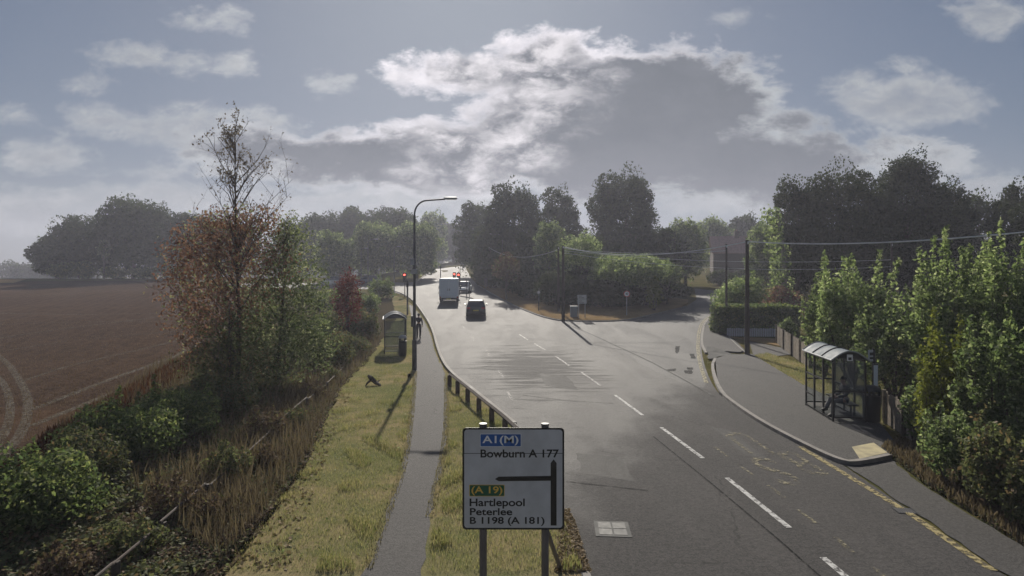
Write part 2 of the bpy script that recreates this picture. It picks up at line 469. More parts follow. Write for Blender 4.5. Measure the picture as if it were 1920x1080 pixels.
def sheet(name, pts, m, lift, skirt=0, kind='structure', label=None, cat=None):
    bm = bmesh.new()
    f = bm.faces.new([bm.verts.new((x, y, 0)) for x, y in pts])
    bmesh.ops.triangulate(bm, faces=[f])
    for yb in BREAKS:
        bmesh.ops.bisect_plane(bm, geom=bm.verts[:] + bm.edges[:] + bm.faces[:], plane_co=(0, yb, 0), plane_no=(0, 1, 0))
    for v in bm.verts: v.co.z = g(v.co.x, v.co.y) + lift
    bmesh.ops.recalc_face_normals(bm, faces=bm.faces[:])
    if bm.faces and sum(f.normal.z * f.calc_area() for f in bm.faces) < 0: bmesh.ops.reverse_faces(bm, faces=bm.faces[:])
    if skirt:
        be = [e for e in bm.edges if e.is_boundary]
        r = bmesh.ops.extrude_edge_only(bm, edges=be)
        for v in r['geom']:
            if isinstance(v, bmesh.types.BMVert): v.co.z -= skirt
    me = bpy.data.meshes.new(name); bm.to_mesh(me); bm.free()
    o = link(name, me, m)
    return tag(o, label, cat, None, kind)
def ribbon(name, pts, w, m, lift, h=0, kind='structure'):
    """strip of width w along a polyline, as a kerb when h > 0"""
    mb = MB(); P = [Vector(p) for p in pts]; n = len(P); prof = []
    for i in range(n):
        t = (P[min(i + 1, n - 1)] - P[max(0, i - 1)]).normalized(); q = Vector((-t.y, t.x)) * w / 2
        a, b = P[i] + q, P[i] - q
        zz = g(P[i].x, P[i].y) + lift
        if h: prof += [(a.x, a.y, zz - h), (a.x, a.y, zz), (b.x, b.y, zz), (b.x, b.y, zz - h)]
        else: prof += [(a.x, a.y, zz), (b.x, b.y, zz)]
    k = 4 if h else 2
    fs = []
    for i in range(n - 1):
        for j in range(k - 1): fs.append((i * k + j, i * k + j + 1, (i + 1) * k + j + 1, (i + 1) * k + j))
    if h: fs += [(0, 1, 2, 3), tuple((n - 1) * k + j for j in (3, 2, 1, 0))]
    mb.add(prof, fs)
    o = mb.build(name, m)
    return tag(o, kind=kind)
def resamp(pts, step):
    P = [Vector(p) for p in pts]; out = []
    for a, b in zip(P, P[1:]):
        n = max(1, int((b - a).length / step))
        for k in range(n): out.append(tuple(a.lerp(b, k / n)))
    out.append(tuple(P[-1])); return out

LEFT = [(2.1, -2, 0), (1100, 1080), (1080, 1005), (1062, 970), (1010, 862), (965, 800), (900, 745), (842, 700), (825, 670), (810, 615), (790, 585), (777, 567)]
JL = [(757, 553), (735, 547), (700, 542), (560, 541), (430, 538), (430, 530), (600, 531), (735, 529), (765, 531), (783, 527)]
FAR = [(812, 505), (827, 494), (832, 489.6), (866, 489.6), (872, 500), (882, 520), (897, 536)]
RIGHT1 = [(944, 564), (998, 589), (1039, 601), (1066, 603), (1120, 604), (1175, 602), (1220, 592), (1285, 576)]
SIDE = [(1306, 562), (1302, 541), (1345, 546), (1350, 570)]
RIGHT2 = [(1347, 584), (1325, 599), (1317, 617), (1314, 647), (1320, 685), (1341, 735), (1378, 762), (1430, 797), (1505, 837), (1580, 873)]
YEND = [(1700, 955), (1865, 1070), (9.1, -2, 0)]
cl = lambda l: chaikin(P2(l), 2)
road_poly = cl(LEFT) + cl(JL) + cl(FAR) + cl(RIGHT1) + P2(SIDE) + cl(RIGHT2) + P2(YEND)
sheet('road', road_poly, M['road'], .02)
# the side street and the junction mouth have an older, paler surface
sheet('side_road', chaikin(P2([(1060, 606), (1120, 607), (1180, 605), (1225, 595), (1285, 580), (1310, 566), (1308, 545), (1340, 549), (1346, 572),
      (1342, 584), (1320, 600), (1312, 618), (1309, 648), (1315, 686), (1332, 730), (1280, 722), (1200, 683), (1120, 635)]), 1, True), M['sideroad'], .024)
# ground areas
verge_poly = P2([(2.0, -2, 0), (1090, 1080), (1070, 1005), (1052, 970), (1002, 865), (957, 802), (893, 748), (838, 704), (820, 670), (806, 617), (786, 588), (771, 570), (748, 556),
                 (712, 556), (708, 600), (688, 640), (660, 690), (625, 740), (600, 790), (560, 880), (480, 985), (400, 1080), (-6, -2, 0)])
verge_poly = chaikin(verge_poly, 1, True)
sheet('verge', verge_poly, M['verge'], .10, .14)
path_poly = P2([(690, 1080), (705, 1030), (745, 920), (762, 860), (773, 770), (779, 700), (777, 640), (774, 600), (766, 575), (771, 572), (785, 590), (804, 618), (818, 670), (836, 705), (838, 780), (834, 850),
                (817, 930), (806, 980), (790, 1080), (-.9, 4, 0), (-.9, -2, 0), (-3.3, -2, 0), (-2.9, 5, 0)])
sheet('path', rough_edge(chaikin(path_poly, 2, True), .05, .3, 4), M['path'], .107)
sheet('pavement', P2([(1341, 676), (1362, 669), (1410, 667), (1455, 695), (1505, 725), (1560, 752), (1650, 800), (1690, 850), (1668, 859), (1612, 871), (1582, 872)]) +
      list(reversed(P2([(1348, 740), (1378, 761), (1430, 796), (1505, 836)]))), M['pave'], .12, .14)
sheet('pavement.001', chaikin(P2([(1322, 662), (1317, 645), (1319, 620), (1328, 601), (1350, 589), (1352, 604), (1360, 628), (1380, 642), (1402, 664), (1345, 660)]), 1, True), M['pave'], .10, .12)
sheet('driveway', P2([(1405, 640), (1478, 655), (1492, 664), (1430, 672), (1412, 665)]), M['pave'], .03)
sheet('footway', rough_edge(P2([(1588, 876), (1668, 861), (1730, 912), (1800, 955), (1880, 1005), (2010, 1080), (11.3, -2, 0), (9.25, -2, 0), (1868, 1068), (1705, 954)]), .04, .3, 9), M['pave'], .026)
sheet('verge.001', chaikin(P2([(897, 535), (946, 563), (1000, 588), (1040, 599.5), (1066, 601.5), (1120, 602.5), (1175, 600.5), (1222, 591), (1290, 573), (1290, 560), (1200, 560), (1100, 552), (1000, 548), (930, 528)]), 1, True), M['dry'], .10, .14)
sheet('verge.002', P2([(1412, 668), (1440, 664), (1520, 690), (1600, 735), (1660, 800), (1640, 800), (1558, 754), (1505, 727), (1455, 697)]), M['verge'], .06, .1)
sheet('verge.003', P2([(1362, 632), (1458, 636), (1475, 652), (1405, 639)]), M['dry'], .05, .1)
scrub_poly = P2([(-6.5, 0, 0), (420, 1080), (500, 985), (575, 880), (612, 790), (640, 730), (680, 690), (712, 645), (742, 600), (735, 560), (640, 556), (560, 570), (430, 640), (300, 690), (100, 830), (-200, 1000), (-16, 0, 0)])
sheet('scrub_ground', rough_edge(scrub_poly, .12, .4, 5), M['scrubsoil'], .135, .12)

# field with tractor tracks
def field_mat():
    m = ground('stubble_soil', [(.056, .038, .030), (.082, .055, .041), (.034, .024, .020), (.135, .095, .066)], (.06, 1.2, 7), 1.6, stretch=(1, 1, 1))
    t = NT(m.node_tree); p = t.n['Principled BSDF']
    src = p.inputs['Base Color'].links[0].from_socket
    oc = t.obj()
    rows = t.node('ShaderNodeTexWave', wave_type='BANDS', bands_direction='DIAGONAL'); rows.inputs['Scale'].default_value = .55; rows.inputs['Distortion'].default_value = 2.5
    rows.inputs['Detail'].default_value = 4; t.l.new(t.scale(oc, (1, .32, 1)), rows.inputs['Vector'])
    c = t.mix(t.m('MULTIPLY', t.ss(rows.outputs[0], .5, 1), .3), src, (.10, .068, .048))
    pale = t.noise(t.scale(oc, (.02, .09, 1)), 1.0, 5, .6, .4)
    c = t.mix(t.m('MULTIPLY', t.ss(pale, .52, .7), .7), c, (.14, .084, .05))
    t.l.new(c, p.inputs['Base Color'])
    return m
M['field'] = field_mat()
M['track'] = worn('pressed_stubble', (.085, .066, .042), .5)
sheet('field', P2([(-30, 0, 0), (-14.5, 0, 0), (80, 850), (330, 703), (430, 640), (470, 560), (420, 536), (330, 527.5), (180, 527), (40, 528), (-400, 530), (-800, 560), (-1000, 800)]), M['field'], .03)
def track(pts, w, lift):
    ribbon('field_track', rs(pts), w, M['track'], lift)
def rs(pts): return resamp(chaikin(P2(pts), 3), 1.0)
def track_mesh():
    for pts, w, l in (([(-60, 640), (0, 665), (40, 715), (56, 760), (45, 810), (0, 865)], .30, .036),
                      ([(-60, 680), (0, 705), (20, 750), (18, 800), (-20, 860)], .26, .037),
                      ([(60, 770), (200, 715), (330, 668)], .3, .038), ([(60, 800), (210, 738), (340, 690)], .3, .039),
                      ([(-50, 642), (110, 618), (260, 600), (330, 590)], .35, .040), ([(-50, 586), (100, 591), (330, 588)], .5, .041),
                      ([(330, 668), (420, 620), (460, 570)], .35, .042), ([(0, 560), (160, 549), (300, 541)], .4, .043), ([(-40, 612), (120, 604), (320, 603)], .25, .044),
                      ([(30, 720), (150, 680), (330, 640)], .22, .045), ([(-40, 545), (120, 538), (300, 534)], .6, .046), ([(0, 660), (120, 640), (330, 622)], .22, .047)):
        track(pts, w, l)
track_mesh()
sheet('farm_track', P2([(-200, 533), (25, 531), (50, 524), (-200, 524)]), M['dry'], .05)

# kerbs
ribbon('kerb', resamp(cl([(965, 799), (900, 744), (842, 699), (825, 669), (810, 614), (790, 584), (777, 566), (757, 552), (737, 546)]), 1.0), .15, M['kerb'], .125, .16)
ribbon('kerb.001', resamp(cl([(2.03, -2, 0), (1093, 1080), (1073, 1005), (1055, 970), (1005, 866), (963, 800)]), .9), .15, M['kerb'], .11, .16)
ribbon('kerb.002', resamp(cl([(1341, 676), (1334, 690), (1349, 738), (1380, 763), (1430, 797), (1505, 837), (1580, 873), (1612, 872), (1668, 860)]), .9), .15, M['kerb'], .13, .16)
ribbon('kerb.003', resamp(cl([(897, 536), (944, 564), (998, 589), (1039, 601), (1066, 603), (1120, 604), (1175, 602), (1220, 592), (1285, 576)]), 1.0), .15, M['kerb'], .115, .14)
ribbon('kerb.004', resamp(cl([(1352, 586), (1326, 600), (1318, 617), (1315, 647), (1324, 664)]), 1.0), .15, M['kerb'], .11, .14)
ribbon('kerb.005', resamp(cl([(783, 527), (812, 505), (827, 494), (832, 489.8)]), 2.0), .2, M['kerb'], .12, .14)
ribbon('edging', resamp(P2([(1366, 634), (1398, 664)]), 1.0), .1, M['kerb'], .115)
# slabs, patches
sheet('tactile_paving', P2([(1597, 846), (1638, 838), (1664, 857), (1612, 869)]), mat('buff_slab', (.36, .31, .18), .85, var=.25, vs=3), .126)
M['stain'] = worn('dark_tar_stain', (.012, .012, .012), .55, .85)
M['tar_shade'] = mat('tar_shade_patch', (.014, .0135, .013), .9, var=.3)
sheet('tar_shade_patch', rough_edge(P2([(1326, 653), (1338, 653), (1352, 659), (1372, 667), (1396, 668), (1350, 671), (1343, 676), (1327, 676)]), .06, .3, 2), M['tar_shade'], .112)  # dropped-kerb tarmac, the shadow on it painted into the dark colour
for k, pl in enumerate(([(1266, 650), (1275, 650), (1272, 662), (1268, 664)], [(1293, 664), (1301, 664), (1305, 674), (1296, 673)], [(1283, 696), (1299, 695), (1297, 702), (1284, 701)],
                        [(1248, 694), (1268, 692), (1266, 697), (1250, 697)], [(1320, 612), (1331, 598), (1333, 600), (1322, 619)], [(1288, 690), (1298, 690), (1299, 694), (1290, 694)])):
    sheet('tar_shade_patch.%03d' % (k + 1), rough_edge(P2(pl), .05, .25, k), M['tar_shade'] if k == 4 else M['stain'], .116 if k == 4 else .030)
M['patch'] = asphalt('newer_asphalt', (.022, .022, .022), (.032, .031, .03), .62, .72)
M['patch2'] = asphalt('rough_asphalt', (.05, .049, .047), (.07, .068, .065), .5, .66)
ribbon('joint_shadow_line', resamp(cl([(1058, 606), (1120, 632), (1200, 668), (1280, 712), (1338, 744)]), .8), .10, M['tar_shade'], .032)  # surfacing joint with the pole's shadow edge painted into one dark ribbon
for k, pl in enumerate(([(846, 692), (905, 689), (926, 685)], [(896, 606), (935, 610), (968, 612)], [(1006, 656), (1040, 660), (1078, 664)], [(980, 742), (1060, 752), (1150, 758)], [(1062, 905), (1130, 912), (1215, 922)], [(1225, 820), (1330, 905), (1455, 1010), (1540, 1085)])):
    ribbon('joint_shadow_line', resamp(rough_edge(P2(pl), .03, .4, k)[:-1] if False else P2(pl), .5), .035, M['stain'], .031)
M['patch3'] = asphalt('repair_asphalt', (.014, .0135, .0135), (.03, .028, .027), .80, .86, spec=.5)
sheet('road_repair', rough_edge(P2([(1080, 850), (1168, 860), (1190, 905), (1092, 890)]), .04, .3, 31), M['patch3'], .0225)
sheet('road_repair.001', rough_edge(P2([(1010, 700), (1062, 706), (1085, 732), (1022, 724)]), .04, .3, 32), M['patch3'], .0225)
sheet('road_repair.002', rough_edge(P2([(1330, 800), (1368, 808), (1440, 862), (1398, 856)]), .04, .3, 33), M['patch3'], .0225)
# manhole
t0 = G(1148, 994)
mh = empty('manhole_cover', (t0.x, t0.y, .026), 'square pale concrete and iron manhole cover set in the near lane', 'manhole cover', rz=R(-4))
MB().box(-.34, .34, -.36, .36, -.02, .003).build('surround', mat('manhole_concrete', (.065, .065, .063), .85, var=.3, vs=5), mh)
b = MB()
for i in (-1, 1):
    for j in (-1, 1): b.box(i * .14 - .125, i * .14 + .125, j * .15 - .135, j * .15 + .135, 0, .008)
b.build('lid', mat('worn_iron', (.07, .07, .069), .7, .2, var=.3, vs=8), mh)

# road markings
def dash(mb, a, b, w, lift=.030):
    a, b = Vector(P2([a])[0]), Vector(P2([b])[0])
    t = (b - a).normalized(); q = Vector((-t.y, t.x)) * w / 2
    mb.add([(p.x, p.y, g(p.x, p.y) + lift) for p in (a + q, a - q, b - q, b + q)], [(0, 1, 2, 3)])
mb = MB()
for a, b in (((1543, 1048), (1600, 1096)), ((1363, 898), (1480, 992)), ((1240, 803), (1318, 861)), ((1153, 742), (1205, 780)), ((1090, 699), (1126, 724)), ((1042, 669), (1068, 687)),
             ((1002, 645), (1024, 658)), ((974, 628), (990, 638))):
    dash(mb, a, b, .12)
    if a[0] == 1153: tag(mb.build('centre_line', M['white_paint']), kind='structure'); mb = MB()
tag(mb.build('centre_line', worn('faded_white_paint', (.36, .355, .345), .5)), kind='structure')
mb = MB()
for a, b in (((945, 613), (960, 620)), ((930, 605), (940, 610)), ((905, 600), (912, 605)), ((860, 571), (866, 575)), ((935, 695), (945, 712)), ((950, 735), (962, 752)), ((910, 655), (918, 668)), ((885, 632), (890, 640)),
             ((868, 612), (872, 618)), ((838, 580), (842, 585))):
    dash(mb, a, b, .12)
tag(mb.build('lane_line', M['white_worn']), kind='structure')
mb = MB()
for a, b in (((1637, 1066), (1668, 1090)), ((1567, 1010), (1598, 1038)), ((1497, 958), (1529, 983)), ((1440, 912), (1472, 936)), ((1383, 872), (1412, 893)), ((1340, 840), (1366, 858))):
    dash(mb, a, b, .09)
dash(mb, (1358, 815), (1400, 846), .09); dash(mb, (1472, 857), (1490, 868), .1)
tag(mb.build('bay_line', M['yellow_worn']), kind='structure')
ribbon('yellow_line', resamp(P2([(1500, 839), (1692, 957)]), .5), .16, M['yellow_paint'], .032)
ribbon('yellow_line.001', resamp(P2([(1702, 963), (1862, 1073)]), .5), .16, M['yellow_paint'], .032)
for k, dx in enumerate((-5, -1.5)):
    ribbon('yellow_line.%03d' % (k + 2), resamp(cl([(1344 + dx, 588), (1322 + dx, 601), (1314 + dx, 619), (1311 + dx, 650), (1316 + dx, 686), (1328 + dx, 720)]), 1), .1, worn('yellow_side_paint%d' % k, (.40, .36, .24), .5), .036)
gul = empty('drain_grate', G(1697, 960) + Vector((0, 0, .024)), 'dark iron drain grate breaking the yellow edge line', 'drain', rz=R(-6))
b = MB(); b.box(-.2, .2, -.16, .16, 0, .006); b.build('frame', M['black_steel'], gul)
b = MB()
for i in range(7): b.box(-.17 + i * .05, -.145 + i * .05, -.13, .13, .006, .012)
b.build('grille', M['dark_steel'], gul)

# lettering
def text_mesh(s, bold=0.0):
    cu = bpy.data.curves.new('t', 'FONT'); cu.body = s; cu.extrude = 0; cu.offset = bold
    o = bpy.data.objects.new('t', cu); COL.objects.link(o)
    bpy.context.view_layer.update()
    dg = bpy.context.evaluated_depsgraph_get()
    me = bpy.data.meshes.new_from_object(o.evaluated_get(dg))
    bpy.data.objects.remove(o)
    return me
def text_box(s, x0, x1, z0, z1, y, m, parent, name='lettering', bold=0.0, thick=.002):
    """flat lettering facing -Y filling a box"""
    me = text_mesh(s, bold); me.materials.clear()
    n = len(me.vertices); co = np.empty(n * 3, np.float32); me.vertices.foreach_get('co', co); co = co.reshape(-1, 3)
    mn, mx = co.min(0), co.max(0)
    out = np.zeros_like(co)
    out[:, 0] = x0 + (co[:, 0] - mn[0]) / (mx[0] - mn[0]) * (x1 - x0)
    out[:, 2] = z0 + (co[:, 1] - mn[1]) / (mx[1] - mn[1]) * (z1 - z0)
    out[:, 1] = y
    me.vertices.foreach_set('co', out.ravel())
    return link(name, me, m, parent)
def road_letter(s, px, py, w, h, lift=.034):
    me = text_mesh(s); me.materials.clear()
    n = len(me.vertices); co = np.empty(n * 3, np.float32); me.vertices.foreach_get('co', co); co = co.reshape(-1, 3)
    mn, mx = co.min(0), co.max(0); p = G(px, py)
    out = np.zeros_like(co)
    out[:, 0] = p.x - ((co[:, 0] - mn[0]) / (mx[0] - mn[0]) - .5) * w
    out[:, 1] = p.y - ((co[:, 1] - mn[1]) / (mx[1] - mn[1]) - .5) * h
    out[:, 2] = g(p.x, p.y) + lift
    me.vertices.foreach_set('co', out.ravel())
    tag(link('road_lettering', me, M['yellow_worn']), kind='structure')
road_letter('B', 1500, 870, .62, 2.0); road_letter('S', 1452, 884, .62, 2.2); road_letter('U', 1402, 832, .7, 2.4)

# ------------------------------------------------------------------ foliage builders
rng = np.random.default_rng(7)
def leaf_quads(name, pos, nrm, size, m, parent, aspect=.55, seed=0, up=None):
    """pos (N,3), nrm (N,3): one small folded leaf (two triangles on a diamond) each"""
    n = len(pos); r = np.random.default_rng(seed)
    nrm = nrm / (np.linalg.norm(nrm, axis=1, keepdims=True) + 1e-9)
    a = r.normal(size=(n, 3))
    if up is not None: a = a * .45 + np.array(up)
    a -= nrm * (a * nrm).sum(1, keepdims=True); a /= np.linalg.norm(a, axis=1, keepdims=True) + 1e-9
    b = np.cross(nrm, a)
    sz = size * r.uniform(.6, 1.35, (n, 1))
    q = np.empty((n, 4, 3), np.float32)
    fold = nrm * sz * r.uniform(-.18, .18, (n, 1))
    q[:, 0] = pos - a * sz * .5; q[:, 1] = pos + b * sz * aspect * .5 + fold
    q[:, 2] = pos + a * sz * .5; q[:, 3] = pos - b * sz * aspect * .5 + fold
    me = bpy.data.meshes.new(name)
    me.vertices.add(n * 4); me.vertices.foreach_set('co', q.ravel())
    me.loops.add(n * 4); me.loops.foreach_set('vertex_index', np.arange(n * 4, dtype=np.int32))
    me.polygons.add(n); me.polygons.foreach_set('loop_start', np.arange(0, n * 4, 4, dtype=np.int32))
    me.polygons.foreach_set('loop_total', np.full(n, 4, np.int32))
    at = me.attributes.new('rnd', 'FLOAT', 'FACE'); at.data.foreach_set('value', r.random(n).astype(np.float32))
    me.update(calc_edges=True)
    o = link(name, me, m, parent)
    return o
def cloud(lobes, per_area, size, seed, shell=.55, outlier=1.12):
    """random points on the shells of ellipsoid lobes; returns pos, normal"""
    r = np.random.default_rng(seed); P = []; N = []
    for (c, rad) in lobes:
        rad = np.array(rad, float); area = 4 * math.pi * ((rad[0] * rad[1]) ** 1.6 + (rad[0] * rad[2]) ** 1.6 + (rad[1] * rad[2]) ** 1.6) ** (1 / 1.6) / 3 ** (1 / 1.6)
        n = int(max(20, area * per_area))
        d = r.normal(size=(n, 3)); d /= np.linalg.norm(d, axis=1, keepdims=True)
        # clumpy radius so the outline is uneven
        ph = r.uniform(0, 6.28, 9); k = r.normal(size=(9, 3)) * 4.2
        w = np.sin(d @ k.T + ph).sum(1) / 9 * 2.0
        rr = shell + (outlier - shell) * r.random(n) ** .55
        rr = rr * (1 + .30 * w)
        P.append(np.array(c) + d * rad * rr[:, None]); N.append(d / rad + r.normal(size=(n, 3)) * .75 / rad.mean())
    return np.concatenate(P), np.concatenate(N)
def crown_lobes(cx, cy, z0, z1, rx, ry, n, seed, lobe=.42, taper=.0):
    r = random.Random(seed); out = []; zc = (z0 + z1) / 2; rz = (z1 - z0) / 2
    out.append(((cx, cy, zc), (rx * .72, ry * .72, rz * .78)))
    for i in range(n):
        ph = i * 2.399 + r.uniform(-.4, .4); cz = -0.75 + 1.68 * ((i + .5) / n) + r.uniform(-.08, .08)
        cz = max(-.8, min(.95, cz)); s = math.sqrt(max(.05, 1 - cz * cz * .85)) * (1 - taper * (cz + 1) / 2)
        k = r.uniform(.58, .80)
        lr = lobe * r.uniform(.72, 1.2)
        out.append(((cx + math.cos(ph) * rx * s * k, cy + math.sin(ph) * ry * s * k, zc + rz * cz * .78),
                    (rx * lr, ry * lr, min(rz, (rx + ry) / 2) * lr * .9)))
    return out
def limbs(mb, base, lobes, r0, seed, top=None, n=6):
    r = random.Random(seed); base = Vector(base)
    cen = Vector(lobes[0][0]); zt = top if top is not None else cen.z + lobes[0][1][2] * .5
    tp = [base + Vector((0, 0, -.15)), base + Vector((r.uniform(-.1, .1), 0, (zt - base.z) * .3)), Vector((base.x * .5 + cen.x * .5, base.y * .5 + cen.y * .5, base.z + (zt - base.z) * .62)), Vector((cen.x, cen.y, zt))]
    mb.tube(tp, [r0 * 1.25, r0, r0 * .7, r0 * .22], 8)
    ls = lobes[1:]; r.shuffle(ls)
    for (c, rad) in ls[:n]:
        c = Vector(c); f = r.uniform(.28, .6); s = tp[1].lerp(tp[2], f)
        s = base.lerp(Vector((cen.x, cen.y, zt)), .22 + .35 * r.random())
        mid = s.lerp(c, .5) + Vector((0, 0, -.06 * (c - s).length + r.uniform(0, .1) * (c - s).length))
        mb.tube([s, mid, c], [r0 * .48, r0 * .3, r0 * .09], 6)
SEED = [100]
def tree(px, d, top, wpx, label, m='lf_far', group=None, clear=.18, n=11, leaf=None, cov=1.7, lobe=.42, bark='bark', cat='tree', name='tree', depth=1.0, taper=0, base=None):
    SEED[0] += 1; sd = SEED[0]
    p = base if base is not None else PX(px, d)
    H = ZP(top, d) - p.z; rx = wpx / 2 / F * d; ry = rx * depth
    root = empty(name, p, label, cat, group)
    s = leaf or max(.085, d * .0043)
    lobes = crown_lobes(0, 0, H * clear, H * .97, rx * .86, ry * .86, n, sd, lobe, taper)
    mb = MB(); limbs(mb, (0, 0, 0), lobes, max(.05, H * .02), sd)
    mb.build('trunk', M[bark], root, True)
    pos, nr = cloud(lobes, cov / (s * s * .55), s, sd)
    k = pos[:, 2] > .05; pos, nr = pos[k], nr[k]
    leaf_quads('crown', pos, nr, s, M[m], root, .6, sd)
    return root
def shrub(px, d, top, wpx, label, m='lf_mid', group=None, leaf=None, n=9, cov=1.6, name='shrub', cat='shrub', up=None, aspect=.55, depth=1.0, lobe=.45, stems=5, x=None, zlow=.02, sprays=0, taper=0):
    SEED[0] += 1; sd = SEED[0]
    p = PX(px, d); H = max(.25, ZP(top, d) - p.z); rx = wpx / 2 / F * d; ry = rx * depth
    root = empty(name, p, label, cat, group)
    s = leaf or max(.07, d * .0043)
    lobes = crown_lobes(0, 0, H * zlow, H * .93, rx * .85, ry * .85, n, sd, lobe, taper)
    mb = MB(); r = random.Random(sd)
    for c, rad in ([lobes[0]] + r.sample(lobes[1:], min(stems, len(lobes) - 1))):
        c = Vector(c); s0 = Vector((0, 0, -.1))
        mb.tube([s0, s0.lerp(c, .5) + Vector((c.x * .1, c.y * .1, 0)), c + Vector((0, 0, rad[2] * .6))], [.035 * H ** .5, .025 * H ** .5, .008], 5)
    pos, nr = cloud(lobes, cov / (s * s * .5), s, sd)
    if sprays:
        pp = []; rr = np.random.default_rng(sd)
        for i in range(sprays):                     # leafy shoots standing above the outline
            c, rad = lobes[1 + i % n]; a = r.uniform(0, 6.28); b0 = Vector(c) + Vector((math.cos(a) * rad[0] * .5, math.sin(a) * rad[1] * .5, rad[2] * .6))
            L = r.uniform(.16, .34) * H; tip = b0 + Vector((r.uniform(-.18, .18) * L, r.uniform(-.18, .18) * L, L))
            mb.tube([b0, tip], [.012, .004], 4)
            k = int(10 + L / s * 8); f = rr.random((k, 1)); wd = (1 - f * .75) * s * 1.5
            pp.append(np.array(b0) * (1 - f) + np.array(tip) * f + rr.normal(size=(k, 3)) * wd * .6)
        e = np.concatenate(pp); pos = np.concatenate([pos, e]); nr = np.concatenate([nr, rr.normal(size=e.shape)])
    k = pos[:, 2] > .01; pos, nr = pos[k], nr[k]
    mb.build('stem', M['bark'], root)
    leaf_quads('foliage', pos, nr, s, M[m], root, aspect, sd, up)
    return root

# ------------------------------------------------------------------ trees and shrubs
GW, GC, GM, GR = 'trees of the left wood', 'trees behind the junction', 'trees on the far side of the junction', 'tall trees on the right skyline'
for a in (
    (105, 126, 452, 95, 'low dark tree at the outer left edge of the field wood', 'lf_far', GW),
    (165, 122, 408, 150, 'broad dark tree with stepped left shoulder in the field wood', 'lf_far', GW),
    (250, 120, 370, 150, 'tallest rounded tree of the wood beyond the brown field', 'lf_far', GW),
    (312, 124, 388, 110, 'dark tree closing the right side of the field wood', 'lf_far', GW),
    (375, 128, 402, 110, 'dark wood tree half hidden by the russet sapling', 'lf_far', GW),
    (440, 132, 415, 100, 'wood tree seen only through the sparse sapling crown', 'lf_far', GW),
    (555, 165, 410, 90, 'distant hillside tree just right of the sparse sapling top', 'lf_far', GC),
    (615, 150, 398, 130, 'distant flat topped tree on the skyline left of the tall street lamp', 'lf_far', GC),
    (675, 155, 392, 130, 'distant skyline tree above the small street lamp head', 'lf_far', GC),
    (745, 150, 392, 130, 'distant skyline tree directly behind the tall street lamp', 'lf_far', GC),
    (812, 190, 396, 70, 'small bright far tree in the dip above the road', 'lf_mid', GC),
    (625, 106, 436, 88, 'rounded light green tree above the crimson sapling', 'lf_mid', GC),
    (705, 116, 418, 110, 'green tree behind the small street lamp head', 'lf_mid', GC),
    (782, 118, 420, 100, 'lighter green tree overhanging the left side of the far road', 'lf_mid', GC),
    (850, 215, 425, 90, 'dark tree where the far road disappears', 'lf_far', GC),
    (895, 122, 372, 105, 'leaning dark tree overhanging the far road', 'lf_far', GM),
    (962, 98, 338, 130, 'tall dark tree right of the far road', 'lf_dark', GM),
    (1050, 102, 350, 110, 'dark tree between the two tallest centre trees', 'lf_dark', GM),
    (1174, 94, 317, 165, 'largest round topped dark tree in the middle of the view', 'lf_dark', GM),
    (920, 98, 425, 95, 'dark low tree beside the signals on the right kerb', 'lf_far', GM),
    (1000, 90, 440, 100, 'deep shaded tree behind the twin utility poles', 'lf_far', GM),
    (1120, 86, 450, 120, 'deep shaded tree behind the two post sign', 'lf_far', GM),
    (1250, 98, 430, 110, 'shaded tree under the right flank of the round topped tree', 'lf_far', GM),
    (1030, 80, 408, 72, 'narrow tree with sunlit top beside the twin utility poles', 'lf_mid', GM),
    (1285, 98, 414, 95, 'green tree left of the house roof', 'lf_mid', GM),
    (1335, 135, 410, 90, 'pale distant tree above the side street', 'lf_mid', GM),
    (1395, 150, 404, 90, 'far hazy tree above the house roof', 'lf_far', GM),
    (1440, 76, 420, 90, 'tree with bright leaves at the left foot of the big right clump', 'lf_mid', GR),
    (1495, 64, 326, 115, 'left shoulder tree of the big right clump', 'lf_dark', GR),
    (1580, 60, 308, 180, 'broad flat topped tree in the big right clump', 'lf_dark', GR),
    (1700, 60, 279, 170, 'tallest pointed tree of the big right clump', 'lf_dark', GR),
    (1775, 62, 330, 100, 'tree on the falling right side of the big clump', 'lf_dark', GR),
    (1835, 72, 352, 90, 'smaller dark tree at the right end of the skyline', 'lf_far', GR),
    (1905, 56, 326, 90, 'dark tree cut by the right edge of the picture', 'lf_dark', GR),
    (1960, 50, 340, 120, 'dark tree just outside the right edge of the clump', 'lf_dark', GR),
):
    tree(a[0], a[1], a[2] - 11, a[3] * (1.14 if a[6] == GR else 1.04), a[4], a[5], a[6], n=26, lobe=.31, cov=2.0 if a[6] == GR else 1.75, taper=.45 if 'pointed' in a[4] else 0, clear=-.03 if a[1] > 100 else .04)
tree(1640, 66, 400, 200, 'dark understorey tree filling the gap below the right clump', 'lf_far', GR, clear=.02)
tree(1530, 68, 420, 150, 'dark understorey tree behind the clipped hedge', 'lf_far', GR, clear=.02)
tree(195, 114, 443, 28, 'slender pale tree standing alone before the field wood', 'lf_birch', None, clear=.45, n=6, bark='palebark')
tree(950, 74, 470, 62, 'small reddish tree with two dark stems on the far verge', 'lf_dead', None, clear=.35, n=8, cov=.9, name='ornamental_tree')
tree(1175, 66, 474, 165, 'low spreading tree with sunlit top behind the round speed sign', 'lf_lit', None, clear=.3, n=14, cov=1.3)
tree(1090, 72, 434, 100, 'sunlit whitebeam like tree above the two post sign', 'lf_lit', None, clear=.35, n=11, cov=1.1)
tree(1250, 68, 486, 70, 'thin low tree with drooping pale leaves by the side street', 'lf_mid', None, clear=.3, n=8, cov=1.0)
shrub(1226, 62, 512, 44, 'bright yellow green young shrub at the corner of the side street', 'lf_yellow', None, taper=.4, lobe=.4)
